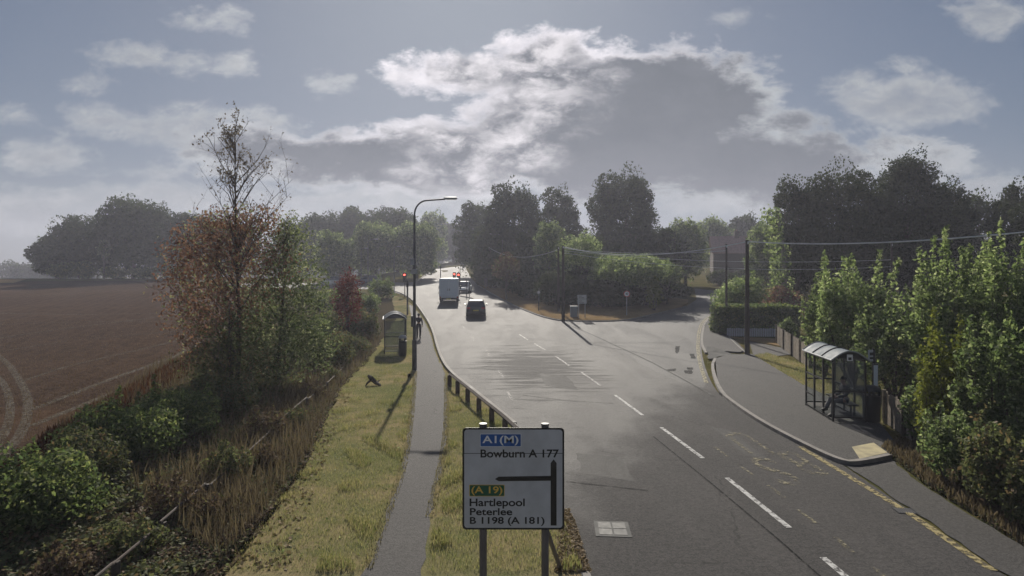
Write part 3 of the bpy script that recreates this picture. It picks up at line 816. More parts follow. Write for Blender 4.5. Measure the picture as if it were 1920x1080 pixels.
for a in ((1130, 65, 520, 120, 'dark low bushes beneath the sunlit spreading tree'), (1205, 67, 525, 110, 'dark bush behind the yellow green young shrub'), (1258, 76, 530, 80, 'dark low bush at the bend of the side street'),
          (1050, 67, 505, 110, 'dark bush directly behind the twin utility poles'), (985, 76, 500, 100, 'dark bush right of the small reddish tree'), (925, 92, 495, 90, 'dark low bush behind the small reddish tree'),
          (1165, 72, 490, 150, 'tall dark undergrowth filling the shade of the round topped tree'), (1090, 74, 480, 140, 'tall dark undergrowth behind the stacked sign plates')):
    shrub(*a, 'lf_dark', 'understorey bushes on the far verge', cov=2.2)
for k, (px, top, w) in enumerate(((110, 490, 40), (150, 488, 50), (270, 500, 60), (215, 498, 50), (330, 495, 60))):
    shrub(px, 116, top, w, ('low dark bush at the left foot of the field wood', 'rounded bush left of the slender pale tree', 'low clipped looking bush right of the slender pale tree',
          'small bush at the foot of the slender pale tree', 'low bush behind the edge of the russet sapling')[k], 'lf_hedge', 'bushes along the far field edge')

# big russet and green sapling clump in the left foreground (three saplings)
def sapling(px, d, top, label, m, lob, seed, cov=.55, leaf=.11, spire=0):
    p = PX(px, d); root = empty('sapling', p, label, 'tree', 'saplings by the rail fence')
    k = d / F
    L = [(((cx - px) * k, dy, ZP(cy, d) - p.z), (rx * k, rx * k * .85, ry * k)) for cx, cy, rx, ry, dy in lob]
    mb = MB(); r = random.Random(seed); H = ZP(top, d) - p.z
    tip = Vector((L[0][0][0], 0, H)); rr = np.random.default_rng(seed); extra = []
    stem = [Vector((0, 0, -.2)), Vector((.05, .1, H * .25)), tip * .6, tip]
    mb.tube(stem, [.10, .075, .045, .008], 8)
    def twig(s, e, r0, depth):
        mid = s.lerp(e, .5) + Vector((r.uniform(-.1, .1), r.uniform(-.1, .1), r.uniform(0, .15))) * (e - s).length
        mb.tube([s, mid, e], [r0, r0 * .65, r0 * .25], 5, cap=False)
        if depth:
            for _ in range(4):
                f = r.uniform(.3, 1); a = s.lerp(mid, f * 2) if f < .5 else mid.lerp(e, f * 2 - 1)
                v = Vector((r.gauss(0, .5), r.gauss(0, .5), r.uniform(.3, 1.0))).normalized() * (e - s).length * r.uniform(.25, .5)
                twig(a, a + v, r0 * .4, depth - 1)
        else:
            n = 5 if r0 > .013 else 2; f = rr.random((n, 1)); extra.append(np.array(s) * (1 - f) + np.array(e) * f + rr.normal(size=(n, 3)) * leaf * .6)
    for c, rad in L:
        for q in range(3):
            e = Vector(c) + Vector((r.uniform(-.7, .7) * rad[0], r.uniform(-.7, .7) * rad[1], r.uniform(-.3, .9) * rad[2]))
            f = max(.08, min(.75, (e.z - (e.xy.length) * .9) / H)); s = stem[0].lerp(stem[1], f * 3) if f < .33 else stem[1].lerp(stem[3], (f - .33) / .67)
            twig(s, e, .032, 2)
    for q in range(spire):
        f = r.uniform(.42, .97); s = stem[1].lerp(stem[3], (f - .25) / .75)
        a = r.uniform(0, 6.28); ln = (1.12 - f) * 6.2 * r.uniform(.5, 1.1)
        e = s + Vector((math.cos(a) * ln * .55, math.sin(a) * ln * .55, ln * .80))
        twig(s, e, .022, 2)
    mb.build('trunk', M['bark'], root, True)
    pos, nr = cloud(L, cov / (leaf * leaf * .5), leaf, seed, shell=.15, outlier=1.15)
    if extra:
        ex = np.concatenate(extra); pos = np.concatenate([pos, ex]); nr = np.concatenate([nr, rr.normal(size=ex.shape)])
    kk = pos[:, 2] > .1
    if spire:
        tp_ = pos[:, 2] > H * .70
        leaf_quads('top_leaves', pos[tp_], nr[tp_], leaf * .8, M['lf_straw'], root, .55, seed + 1); kk &= ~tp_
    leaf_quads('crown', pos[kk], nr[kk], leaf, M[m], root, .55, seed)
    return root
sapling(445, 25, 232, 'tall sapling with russet crown and nearly bare twiggy spire', 'lf_red',
        [(440, 470, 75, 75, 0), (375, 500, 72, 75, .2), (350, 560, 60, 60, .3), (400, 430, 60, 40, .4), (470, 420, 55, 40, 0), (430, 560, 80, 70, -.2), (500, 500, 55, 70, .3), (335, 470, 40, 50, .3), (380, 620, 55, 45, 0)],
        31, cov=.50, leaf=.13, spire=40)
sapling(520, 26, 425, 'bushy sapling with grey green leaves right of the russet one', 'lf_birch',
        [(540, 500, 62, 70, 0), (575, 560, 48, 60, .2), (500, 580, 70, 70, -.2), (560, 630, 60, 55, 0), (470, 640, 60, 60, -.3), (520, 690, 60, 45, -.2), (590, 650, 40, 50, .3), (540, 440, 35, 35, .2)],
        32, cov=.78, leaf=.13)
sapling(430, 24, 560, 'low leafy sapling at the dark foot of the russet one', 'lf_bramble',
        [(430, 640, 60, 55, 0), (380, 680, 50, 45, .2), (480, 690, 60, 45, 0), (430, 720, 70, 40, -.2)], 33, cov=.6, leaf=.11)
tree(652, 41, 500, 78, 'small crimson leaved sapling behind the left shelter hedge', 'lf_crimson', None, clear=.22, n=11, cov=.75, leaf=.15, taper=.5, name='sapling')

GH = 'hedge bushes along the field edge'
for a in (
    (40, 11.5, 842, 270, 'nearest bright green hedge bush at the lower left corner', 'lf_hedge', .10),
    (150, 13.2, 815, 200, 'bright topped hedge bush beside the rusty weeds', 'lf_bramble', .09),
    (235, 15.2, 752, 210, 'blue green bramble mound in the middle of the hedge', 'lf_hedge', .09),
    (320, 17.5, 728, 190, 'dark bramble mound before the saplings', 'lf_hedge', .09),
    (400, 20.5, 700, 160, 'hedge bush with light tips left of the saplings', 'lf_bramble', .09),
    (610, 31, 620, 110, 'leafy bush between grey green sapling and rail fence', 'lf_bramble', .12),
    (575, 36, 590, 110, 'green hedge bush behind the grey green sapling', 'lf_hedge', .14),
    (655, 36, 625, 90, 'olive bush at the far end of the rail fence', 'lf_bramble', .14),
    (640, 46, 580, 120, 'hedge bush behind the crimson sapling', 'lf_bramble', .18),
    (682, 44, 582, 70, 'olive bush left of the far bus shelter', 'lf_bramble', .17),
    (688, 58, 548, 60, 'sunny bush between the far shelter and the left junction arm', 'lf_mid', .22),
    (650, 62, 545, 90, 'grey green bush on the corner of the left junction arm', 'lf_bramble', .22),
    (620, 64, 545, 110, 'hedge bush in front of the parked cars', 'lf_hedge', .25),
    (715, 74, 522, 60, 'small dark bush at the left junction corner', 'lf_hedge', .28),
):
    shrub(a[0], a[1], a[2], a[3], a[4], a[5], GH, leaf=a[6], n=10, sprays=14, cov=1.25)
GS = 'dense bushes behind the right pavement'
for a in (
    (1600, 27, 488, 165, 'tall dense shrub with upright shoots behind the near bus shelter', 'lf_lit', 24, .13),
    (1545, 29, 520, 90, 'shrub with pale tips left of the near shelter roof', 'lf_mid', 16, .13),
    (1680, 23.5, 560, 170, 'dark leafed shrub directly right of the near bus shelter', 'lf_mid', 12, .12),
    (1790, 21, 470, 190, 'feathery pale green conifer like bush above the others', 'lf_lit', 40, .12),
    (1890, 19, 452, 170, 'tall feathery bush at the right edge', 'lf_lit', 34, .11),
    (1770, 16.5, 615, 120, 'bright leaved shrub above the short board fence', 'lf_yellow', 16, .10),
    (1860, 15, 600, 150, 'bushy shrub with long seed shoots at right', 'lf_mid', 18, .10),
    (1930, 14, 560, 150, 'shaded shrub cut by the right edge', 'lf_mid', 10, .10),
    (1800, 14.2, 770, 150, 'low bright green bush over the lower footway', 'lf_mid', 12, .09),
    (1880, 12.6, 790, 170, 'low dark bush by the lower footway edge', 'lf_bramble', 10, .09),
    (1950, 11.5, 860, 150, 'lowest bush at the right bottom edge', 'lf_bramble', 10, .09),
    (1720, 17.5, 700, 60, 'small shrub hugging the short board fence', 'lf_mid', 8, .10),
):
    shrub(a[0], a[1], a[2], a[3], a[4], a[5], GS, leaf=a[7] * 1.22, n=20, sprays=int(a[6] * 1.5), cov=1.2, lobe=.30)
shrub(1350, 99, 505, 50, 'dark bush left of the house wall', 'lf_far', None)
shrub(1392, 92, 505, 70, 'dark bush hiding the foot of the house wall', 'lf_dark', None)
shrub(1385, 56, 520, 110, 'sunlit rounded shrub behind the clipped hedge', 'lf_lit', None, sprays=10)
shrub(1460, 58, 530, 90, 'brownish garden shrub behind the clipped hedge', 'lf_red', None, cov=1.0)
shrub(1475, 42, 590, 40, 'thin climber on the post beside the board fence', 'lf_mid', None, leaf=.14, taper=.3)
# ivy clad dead trunk
iv = empty('ivy_trunk', PX(1468, 58), 'pale leaning trunk clad in light ivy left of the right clump', 'tree')
H = ZP(395, 58) - iv.location.z
MB().tube([(0, 0, -.2), (.2, 0, H * .5), (-.6, 0, H)], [.3, .25, .1], 8).build('trunk', M['palebark'], iv, True)
pos, nr = cloud([((.15 - .25 * k, 0, H * (.12 + .16 * k)), (.9 + .2 * (k % 2), .8, H * .11)) for k in range(6)], 22, .28, 77)
leaf_quads('ivy', pos, nr, .28, M['lf_lit'], iv, .7, 77)

# clipped hedge
def box_hedge():
    a = G(1350, 629); b = Vector((21.6, 46.2, 0)); b.z = g(*b.xy)
    L = (b - a).length; ang = math.atan2(b.y - a.y, b.x - a.x)
    root = empty('clipped_hedge', a, 'clipped dark hedge with sunlit top behind the low white wall', 'hedge', rz=ang)
    r = np.random.default_rng(3); n = 9000; D, Hh = 1.8, 2.1
    side = r.integers(0, 5, n); u = r.random(n); v = r.random(n); P = np.zeros((n, 3)); N = np.zeros((n, 3))
    top = side >= 3
    P[top] = np.c_[u * L, v * D, np.full(n, Hh)][top]; N[top] = (0, 0, 1)
    f = side <= 1; P[f] = np.c_[u * L, np.zeros(n), v * Hh][f]; N[f] = (0, -1, .2)
    e = side == 2; P[e] = np.c_[np.where(u > .5, 0, L), v * D, r.random(n) * Hh][e]; N[e] = (-1, 0, .2)
    P += r.normal(size=P.shape) * .09; N += r.normal(size=N.shape) * .5
    leaf_quads('foliage', P, N, .2, M['lf_hedge'], root, .6, 5)
    MB().box(.15, L - .15, .15, D - .15, -.1, Hh - .15).build('twig_core', M['bark'], root)
box_hedge()
wa, wb = G(1363, 631), G(1456, 632)
wl = empty('garden_wall', wa, 'low white picket wall in front of the clipped hedge', 'wall', rz=math.atan2(wb.y - wa.y, wb.x - wa.x))
Lw = (wb - wa).length; b = MB(); n = int(Lw / .16)
for i in range(n): b.box(i * .16, i * .16 + .12, -.03, .0, .02, .62 + .02 * math.sin(i * 1.7))
b.build('pickets', mat('dull_white_boards', (.36, .37, .40), .7, var=.1), wl)
b = MB(); b.box(-.05, Lw, .003, .05, .15, .22); b.box(-.05, Lw, .003, .05, .45, .52); b.build('rails', M['wood'], wl)
MB().box(Lw - .02, Lw + .14, -.08, .08, -.1, .8, bev=.01).build('end_post', M['wood'], wl)

# board fences
def board_fence(pts, h, label, m, seed):
    P = [G(*p) for p in pts]; root = empty('board_fence', P[0], label, 'fence'); r = random.Random(seed)
    b = MB(); posts = []; rails = MB(); o = P[0]
    for a, c in zip(P, P[1:]):
        L = (c - a).length; n = int(L / .17); t = (c - a) / L
        ang = math.atan2(t.y, t.x)
        for i in range(n):
            q = a + t * (i * .17) - o; hh = h + r.uniform(-.05, .05)
            w = MB().box(0, .145, -.012, .012, .03, hh); w.xf(Matrix.Translation(q) @ Matrix.Rotation(ang + r.uniform(-.05, .05), 4, 'Z') @ Matrix.Rotation(r.uniform(-.03, .03), 4, 'Y'))
            b.add(w.v, w.f)
        for z in (.25, h - .2): rails.tube([a - o + Vector((.05, .04, z)), c - o + Vector((.05, .04, z))], .035, 4)
        k = max(1, int(L / 2.2))
        for i in range(k + 1): posts.append(a + t * (L * i / k) - o)
    b.build('boards', m, root); rails.build('rail', M['wood'], root)
    for q in posts: MB().box(q.x - .05, q.x + .05, q.y + .075, q.y + .165, q.z - .2, q.z + h + .08, bev=.008).build('post', M['wood'], root)
board_fence([(1457, 645), (1486, 668), (1520, 694)], 1.25, 'weathered grey board fence beside the driveway', M['wood'], 1)
board_fence([(1662, 796), (1700, 822), (1758, 858)], 1.05, 'short weathered board fence right of the near bus shelter', M['wood'], 2)

# ------------------------------------------------------------------ ground cover (uncountable)
def scatter(name, poly, n, size, hrange, m, seed, aspect=.2, upright=True, wgt=None, lift=.1, label=None):
    r = np.random.default_rng(seed); P = np.array(poly); lo, hi = P.min(0), P.max(0); out = []
    cnt = 0
    while cnt < n:
        q = lo + r.random((n * 2, 2)) * (hi - lo)
        if wgt: q = q[r.random(len(q)) < wgt(q[:, 0], q[:, 1])]
        ins = np.zeros(len(q), bool); j = len(P) - 1
        for i in range(len(P)):
            c = ((P[i, 1] > q[:, 1]) != (P[j, 1] > q[:, 1])) & (q[:, 0] < (P[j, 0] - P[i, 0]) * (q[:, 1] - P[i, 1]) / (P[j, 1] - P[i, 1] + 1e-12) + P[i, 0])
            ins ^= c; j = i
        q = q[ins]; out.append(q); cnt += len(q)
    q = np.concatenate(out)[:n]; z = np.array([g(x, y) for x, y in q]) + lift
    h = r.uniform(*hrange, n)
    pos = np.c_[q, z + h * .45]; nr = r.normal(size=(n, 3)); 
    if upright: nr[:, 2] *= .25
    else: nr = nr * .5 + np.array((0, 0, 1))
    o = leaf_quads(name, pos, nr, 1.0, m, None, aspect, seed, up=(0, 0, 3.0) if upright else None)
    # sizes: rescale every blade about its centre
    me = o.data; co = np.empty(n * 12, np.float32); me.vertices.foreach_get('co', co); co = co.reshape(n, 4, 3)
    co = pos[:, None, :] + (co - pos[:, None, :]) * (h if upright else np.full(n, size))[:, None, None]
    me.vertices.foreach_set('co', co.astype(np.float32).ravel()); me.update()
    return tag(o, label, None, None, 'stuff')
near = lambda x, y: np.clip(13 / y, 0, 1) ** 1.3
path_w = [(x, y) for x, y in path_poly]
left_verge = P2([(400, 1085), (480, 985), (560, 880), (600, 790), (625, 740), (660, 690), (700, 650), (772, 650), (776, 700), (768, 770), (757, 860), (738, 920), (698, 1030), (684, 1085)])
right_verge = P2([(800, 1085), (815, 980), (825, 930), (840, 850), (842, 780), (841, 712), (890, 752), (955, 808), (1000, 868), (1048, 970), (1070, 1020), (1090, 1085)])
scatter('grass', left_verge, 42000, 1, (.04, .09), M['lf_grass'], 11, .10, wgt=near, label='short patchy sunlit grass left of the footpath')
scatter('grass', right_verge, 22000, 1, (.04, .10), M['lf_grass'], 12, .10, wgt=near, label='short patchy grass between footpath and road')
scatter('undergrowth', scrub_poly[1:8] + scrub_poly[11:15], 34000, 1, (.2, .75), M['lf_straw'], 13, .03, wgt=near, label='tangled dry stalks around the rail fence')
scatter('undergrowth', P2([(300, 1100), (420, 1080), (500, 985), (575, 880), (612, 790), (660, 700), (600, 700), (470, 840), (330, 960), (150, 1090)]), 15000, .09, (.03, .35), M['lf_dead'], 14, .6, upright=False, wgt=near, label='dead leaves and low stems between rail fence and mown grass')
scatter('undergrowth', P2([(-100, 1100), (-60, 960), (200, 880), (330, 800), (480, 730), (560, 690), (580, 705), (440, 840), (270, 960), (60, 1090)]), 17000, .10, (.1, .8), M['lf_bramble'], 15, .6, upright=False, wgt=near, label='dark leafy ground cover left of the rail fence')
clump = lambda x, y: near(x, y) * np.clip(.35 + .9 * np.sin(x * 2.1 + 1.7 * np.sin(y * .9)) * np.sin(y * 1.3 + 2 * np.sin(x * .8)), .03, 1)
low_left = P2([(-150, 1120), (40, 985), (200, 905), (330, 850), (470, 800), (470, 840), (330, 960), (170, 1085), (430, 1085), (400, 1120)])
scatter('undergrowth', low_left, 14000, .09, (.03, .4), M['lf_dead'], 27, .6, upright=False, wgt=near, label='brown leaf litter and low stems at the foot of the hedge')
scatter('undergrowth', low_left, 9000, .10, (.05, .5), M['lf_bramble'], 28, .6, upright=False, wgt=clump, label='patches of bramble leaves at the foot of the hedge')
scatter('undergrowth', P2([(170, 1085), (420, 1085), (500, 985), (575, 880), (612, 790), (650, 705), (620, 705), (520, 800), (385, 905), (210, 1050)]), 9000, .08, (.05, .45), M['lf_bramble'], 29, .6, upright=False, wgt=clump, label='patches of bramble leaves among dry stalks by the rail fence')
for k, (px, d, h, w, mm) in enumerate(((120, 9.8, .5, 120, 'lf_dead'), (250, 10.6, .6, 130, 'lf_bramble'), (330, 12.2, .75, 110, 'lf_dead'), (400, 12.0, .45, 90, 'lf_dead'), (430, 14.5, .8, 100, 'lf_bramble'), (500, 15.2, .5, 70, 'lf_dead'),
                                      (500, 18.0, .85, 90, 'lf_dead'), (555, 19.5, .55, 60, 'lf_bramble'), (590, 23.5, .7, 60, 'lf_dead'), (625, 27.5, .6, 44, 'lf_bramble'))):
    p_ = PX(px, d)
    shrub(px, d, HOR - (p_.z + h + .12 - CH) / d * F, w, 'low brown dying bramble clump beside the rail fence' if mm == 'lf_dead' else 'low green bramble clump beside the rail fence', mm,
          'brown bramble clumps by the rail fence' if mm == 'lf_dead' else 'green bramble clumps by the rail fence', leaf=.075, n=8, sprays=16, cov=.8, name='bramble')
scatter('weeds', P2([(60, 866), (80, 838), (330, 690), (390, 650), (400, 670), (340, 718), (110, 862)]), 9000, 1, (.25, .6), M['lf_sorrel'], 16, .14, lift=.03, label='band of rusty red weeds along the field edge')
scatter('weeds', P2([(-150, 960), (60, 866), (110, 862), (-60, 985)]), 3000, 1, (.25, .5), M['lf_sorrel'], 17, .14, lift=.03, label='rusty weeds at the lower left field corner')
scatter('leaf_litter', P2([(1052, 965), (1068, 965), (1085, 1010), (1108, 1085), (1040, 1085)]), 2600, .06, (0, .05), M['lf_litter'], 18, .6, upright=False, lift=.11, label='dry brown leaves gathered along the near kerb')
scatter('leaf_litter', P2([(480, 1000), (560, 890), (610, 800), (640, 740), (660, 740), (600, 900), (540, 1080), (440, 1080)]), 500, .10, (0, .04), M['lf_litter'], 19, .7, upright=False, lift=.11, label='scattered pale fallen leaves on the mown grass edge')
scatter('weeds', P2([(1668, 858), (1650, 845), (1690, 830), (1760, 870), (1880, 950), (2000, 1040), (2010, 1085), (1890, 1008), (1735, 912)]), 6500, 1, (.08, .3), M['lf_straw'], 20, .14, lift=.02, label='dry weeds along the edge of the lower footway')
scatter('weeds', P2([(1668, 858), (1650, 845), (1690, 830), (1760, 870), (1880, 950), (2000, 1040), (2010, 1085), (1890, 1008), (1735, 912)]), 5000, .08, (.02, .25), M['lf_bramble'], 21, .6, upright=False, lift=.02, label='green weeds creeping over the lower footway edge')
scatter('grass', P2([(1412, 668), (1440, 664), (1520, 690), (1600, 735), (1660, 800), (1640, 800), (1558, 754), (1505, 727), (1455, 697)]), 9000, 1, (.05, .14), M['lf_grass'], 22, .1, lift=.06, label='grass strip behind the near bus shelter')
edge_l = P2([(690, 1080), (705, 1030), (745, 920), (762, 860), (773, 770), (779, 700)]); edge_r = P2([(806, 980), (817, 930), (834, 850), (838, 780), (836, 712)])
def fringe(e, seed, lab, dx):
    e = chaikin(e, 2); poly = [(x - .10, y) for x, y in e] + [(x + .10, y) for x, y in reversed(e)]
    scatter('grass', poly, 2600, 1, (.03, .08), M['lf_fringe'], seed, .25, lift=.1, label=lab)
fringe(edge_l, 23, 'pale dry grass fringe on the left path edge', -1); fringe(edge_r, 24, 'pale dry grass fringe on the right path edge', 1)
tuft = lambda x, y: near(x, y) * (np.sin(x * 3.1 + 2 * np.sin(y * 1.1)) * np.sin(y * 1.9 + 1.5 * np.sin(x * 1.7)) > .55)
scatter('grass', left_verge, 9000, 1, (.07, .16), M['lf_grass'], 41, .08, wgt=tuft, label='taller grass tufts in the left verge')
scatter('grass', right_verge, 6000, 1, (.07, .17), M['lf_grass'], 42, .08, wgt=tuft, label='taller grass tufts between footpath and road')
fp = P2([(-14, 0), ][:0] + [(80, 850), (330, 703), (430, 640), (440, 600), (200, 600), (-100, 600), (-400, 700), (-300, 900), (-40, 960)])
M['lf_stubble'] = leafmat('cut_stubble', (.10, .068, .045), (.21, .15, .095), .2)
scatter('stubble', fp, 45000, 1, (.04, .13), M['lf_stubble'], 25, .12, wgt=lambda x, y: np.clip(18 / y, 0, 1) ** 1.2, lift=.02, label='short cut stubble over the brown field')
scatter('weeds', left_verge, 500, .06, (.01, .07), M['lf_mid'], 26, .6, upright=False, wgt=near, label='small broad leaved weeds in the mown grass')
# distant wood on the horizon
r0 = np.random.default_rng(9)
wl_ = [((x, 255 + 12 * r0.random(), g(x, 258) + 2.2), (7 + 3 * r0.random(), 6, 4.2 + 1.4 * r0.random())) for x in range(-330, -178, 8)]
pos, nr = cloud(wl_, 2.2, 1.2, 9); tag(leaf_quads('distant_woods', pos, nr, 1.2, M['lf_far'], None, .7, 9), 'low dark distant wood on the left horizon', None, None, 'stuff')
hl = [((x, 330 + 30 * r0.random(), g(x, 330) + 4), (14, 10, 8 + 4 * r0.random())) for x in range(-170, 330, 13)]
pos, nr = cloud(hl, .9, 2.0, 10); tag(leaf_quads('distant_woods', pos, nr, 2.0, M['lf_far'], None, .7, 10), 'far wooded skyline glimpsed between the nearer trees', None, None, 'stuff')

# ------------------------------------------------------------------ direction sign
def direction_sign():
    d = 9.0; k = d / F; root = empty('direction_sign', Vector((0, d, g(0, d) + .1)), 'large white direction sign listing A1(M) Bowburn Hartlepool and Peterlee', 'road sign')
    zb = root.location.z
    X = lambda px: (px - 960) * k
    Z = lambda py: ZP(py, d) - zb
    def rrect(x0, x1, z0, z1, r):
        out = []
        for cx, cz, a0 in ((x1 - r, z1 - r, 0), (x0 + r, z1 - r, 90), (x0 + r, z0 + r, 180), (x1 - r, z0 + r, 270)):
            for i in range(7): a = R(a0 + 15 * i); out.append((cx + r * math.cos(a), cz + r * math.sin(a)))
        return out
    MB().prism(rrect(X(867), X(1058), Z(993), Z(802), .06), .0, .006).build('border', M['ink'], root)
    pl = MB().prism(rrect(X(870.5), X(1054.5), Z(989.5), Z(805.5), .045), -.003, -.0005).build('plate', mat('white_sign_sheeting', (.52, .52, .555), .45, var=.12, vs=2.2), root)
    seam = MB(); seam.box(X(870.5), X(1054.5), -.0036, -.003, Z(850.6), Z(849.4)); seam.build('seam', M['dark_steel'], root)
    def panel(x0, x1, y0, y1, m, txt, tb, tm):
        p = MB().prism(rrect(X(x0), X(x1), Z(y1), Z(y0), .012), -.0055, -.0042).build('route_panel', M['white'] if m == 'blue' else M['yellowtxt'], root)
        q = MB().prism(rrect(X(x0 + 1), X(x1 - 1), Z(y1 - 1), Z(y0 + 1), .010), -.0075, -.006).build('panel_face', M[m], p)
        text_box(txt, X(tb[0]), X(tb[1]), Z(tb[3]), Z(tb[2]), -.0085, M[tm], p, bold=.018)
    panel(900, 977.5, 813, 837.5, 'blue', 'A1(M)', (904.5, 972, 816.5, 835), 'white')
    panel(880, 946, 908.5, 930.5, 'green', '(A 19)', (884, 942, 911.5, 928.5), 'yellowtxt')
    for s, x0, x1, y0, y1 in (('Bowburn A 177', 901, 1048, 842.5, 858), ('Hartlepool', 880.5, 984, 934.5, 953.5), ('Peterlee', 881, 960.5, 952.5, 966), ('B 1198 (A 181)', 881, 1021, 969, 986)):
        text_box(s, X(x0), X(x1), Z(y1), Z(y0), -.0045, M['ink'], root, bold=.022)
    a = MB()
    a.prism([(X(1032.5), Z(985)), (X(1043.5), Z(985)), (X(1043.5), Z(868)), (X(1038), Z(861)), (X(1032.5), Z(868)), (X(1032.5), Z(892)), (X(935), Z(893.5)), (X(928), Z(898)), (X(935), Z(902)), (X(1032.5), Z(901))], -.006, -.004)
    a.build('route_arrow', M['ink'], root)
    pm = mat('brown_grey_post_paint', (.13, .115, .115), .55, var=.2)
    for px, w in ((905.5, 14), (1022.5, 14)):
        x = X(px); p = MB().tube([(x, .07, -.3), (x, .07, Z(799))], w / 2 * k, 16).build('post', pm, root, True)
        MB().tube([(x, .07, Z(799)), (x, .07, Z(796))], w / 2 * k * 1.08, 16).build('cap', M['dark_steel'], p, True)
    for px in (905.5, 1022.5):
        for py in (822, 898, 972):
            MB().box(X(px) - .09, X(px) + .09, .007, .03, Z(py) - .02, Z(py) + .02, bev=.004).build('clamp', M['grey_steel'], root)
    MB().tube([(X(1026), .10, Z(1000)), (X(1026) + .32, 1.35, -.15)], .035, 10).build('back_stay', pm, root, True)
direction_sign()

# ------------------------------------------------------------------ rails
def rail_fence():
    pts = [(640, 690), (612, 718), (575, 748), (520, 795), (440, 866), (385, 912), (300, 985), (210, 1060), (170, 1095)]
    P = [PX(px, 4.5 * F / (py - HOR)) for px, py in pts]
    root = empty('rail_fence', P[-1], 'low weathered timber rail fence running through the left scrub', 'fence'); o = P[-1]
    r = random.Random(4)
    for i, (a, b_) in enumerate(zip(P, P[1:])):
        z0 = .5 + r.uniform(-.04, .04)
        MB().tube([a - o + Vector((0, 0, z0 + r.uniform(-.04, .04))), b_ - o + Vector((0, 0, z0 + r.uniform(-.04, .04)))], .025, 7).build('rail', M['rail_wood'], root, True)
    for a in P: MB().box(a.x - o.x - .05, a.x - o.x + .05, a.y - o.y + .045, a.y - o.y + .14, a.z - o.z - .2, a.z - o.z + .52, bev=.012).build('post', M['dark_wood'], root)
rail_fence()
def knee_rail(pts, label, rail=True):
    P = [G(*p) + Vector((0, 0, .1)) for p in pts]; o = P[0]
    root = empty('knee_rail', o, label, 'barrier')
    for a in P:
        q = a - o
        MB().box(q.x - .085, q.x + .085, q.y - .075, q.y + .075, q.z - .2, q.z + .50, bev=.018).build('post', M['knee_wood'], root)
    for a, b_ in zip(P, P[1:]):
        MB().tube([a - o + Vector((.0, 0, .545)), b_ - o + Vector((.0, 0, .545))], .06, 4).build('rail', M['knee_wood'], root)
knee_rail([(843, 729), (858, 742), (877, 758), (898, 778), (922, 799), (947, 822), (976, 852), (1003, 892), (1022, 935)], 'dark timber knee rail posts between footpath grass and road')

# ------------------------------------------------------------------ bus shelters
def shelter(loc, rz, D, L, H, arch, label, glz, m, open_left=True, bars=3):
    """long axis along +y, roof barrel across x, open front at x = 0"""
    root = empty('bus_shelter', loc, label, 'bus shelter', 'bus shelters', rz)
    w = .028
    for y in (0, L):
        for x in (0, D): MB().box(x - w, x + w, y - w, y + w, 0, H, bev=.006).build('post', m, root)
    def bar(x0, x1, y0, y1, z0, z1, name='rail'): return MB().box(x0, x1, y0, y1, z0, z1).build(name, m, root)
    ys = [L * (i + 1) / bars for i in range(bars - 1)]
    for y in ys: bar(D - w, D + w, y - w, y + w, 0, H, 'mullion')
    for y in ys: bar(-w, w, y - w, y + w, 0, H, 'mullion')
    for x in (0, D):
        bar(x - w, x + w, w + .002, L - w - .002, H, H + .07, 'eaves_beam')
        bar(x - w * .8, x + w * .8, w + .002, L - w - .002, .03, .08)
    bar(D - w * .8, D + w * .8, w + .002, L - w - .002, H * .45, H * .45 + .05)
    for y in (0, L):
        bar(w + .002, D - w - .002, y - w * .8, y + w * .8, .12, .17); bar(w + .002, D - w - .002, y - w * .8, y + w * .8, H * .5, H * .5 + .05)
    segs = len(ys) + 1; bb = [0] + ys + [L]
    for i in range(segs):          # front bays partly railed
        if i > 0: bar(-w * .8, w * .8, bb[i] + w + .002, bb[i + 1] - w - .002, H * .62, H * .62 + .05)
        if i > 1: bar(-w * .8, w * .8, bb[i] + w + .002, bb[i + 1] - w - .002, H * .25, H * .25 + .05)
        MB().box(D - .004, D + .004, bb[i] + w + .002, bb[i + 1] - w - .002, .1, H - .01).build('glass_panel', glz, root)
    for y in (0, L): MB().box(w + .002, D - w - .002, y - .004, y + .004, .18, H - .01).build('glass_panel', glz if y else M['smoke'], root)
    n = 12; pr = [(-.08 + (D + .16) * i / n, H + .072 + arch * math.sin(math.pi * i / n)) for i in range(n + 1)]
    ro = MB().prism(pr + [(x, z - .02) for x, z in reversed(pr)], -.12, L + .12).build('roof', M['roofpoly'], root)
    for yy in (0, L): MB().prism([(x + (.0), z - .022) for x, z in pr if 0 < x < D] , yy - .02, yy + .02).build('gable', m if open_left else mat('grey_header', (.12, .125, .15), .6), root)
    for yy in ([-.12] + ys + [L + .12]):
        rib = MB(); rib.tube([(x, yy, z + .012) for x, z in pr], .022, 6); rib.build('roof_rib', M['grey_steel'] if yy not in ys else m, ro)
    MB().tube([(-.085, -.12, H + .075), (-.085, L + .12, H + .075)], .028, 6).build('gutter', M['grey_steel'], ro)
    b = bar(D - .42, D - .08, .25, L - .25, .46, .50, 'bench')
    for y in (.5, L - .5): MB().box(D - .27, D - .22, y - .03, y + .03, 0, .459).build('bench_leg', m, b)
    return root
A = G(1562, 797); A.z = .12
near_sh = shelter(A, R(-7), 1.0, 2.5, 1.95, .30, 'near black framed bus shelter on the right pavement with a person inside', M['clear'], M['black_steel'])
p = MB(); p.box(.42, .60, -.035, -.021, 2.0, 2.21, bev=.004); nt = p.build('stop_plate', M['white'], near_sh)
b = MB(); b.box(.46, .56, -.038, -.0355, 2.03, 2.12, bev=0); b.build('bus_symbol', M['ink'], nt)
Bq = PX(721, 37); Bq.z += .11
shelter(Bq, R(11.5), 1.28, 2.6, 2.0, .34, 'far grey bus shelter on the left grass beside the tall lamp', M['clear'], M['dark_steel'], False)
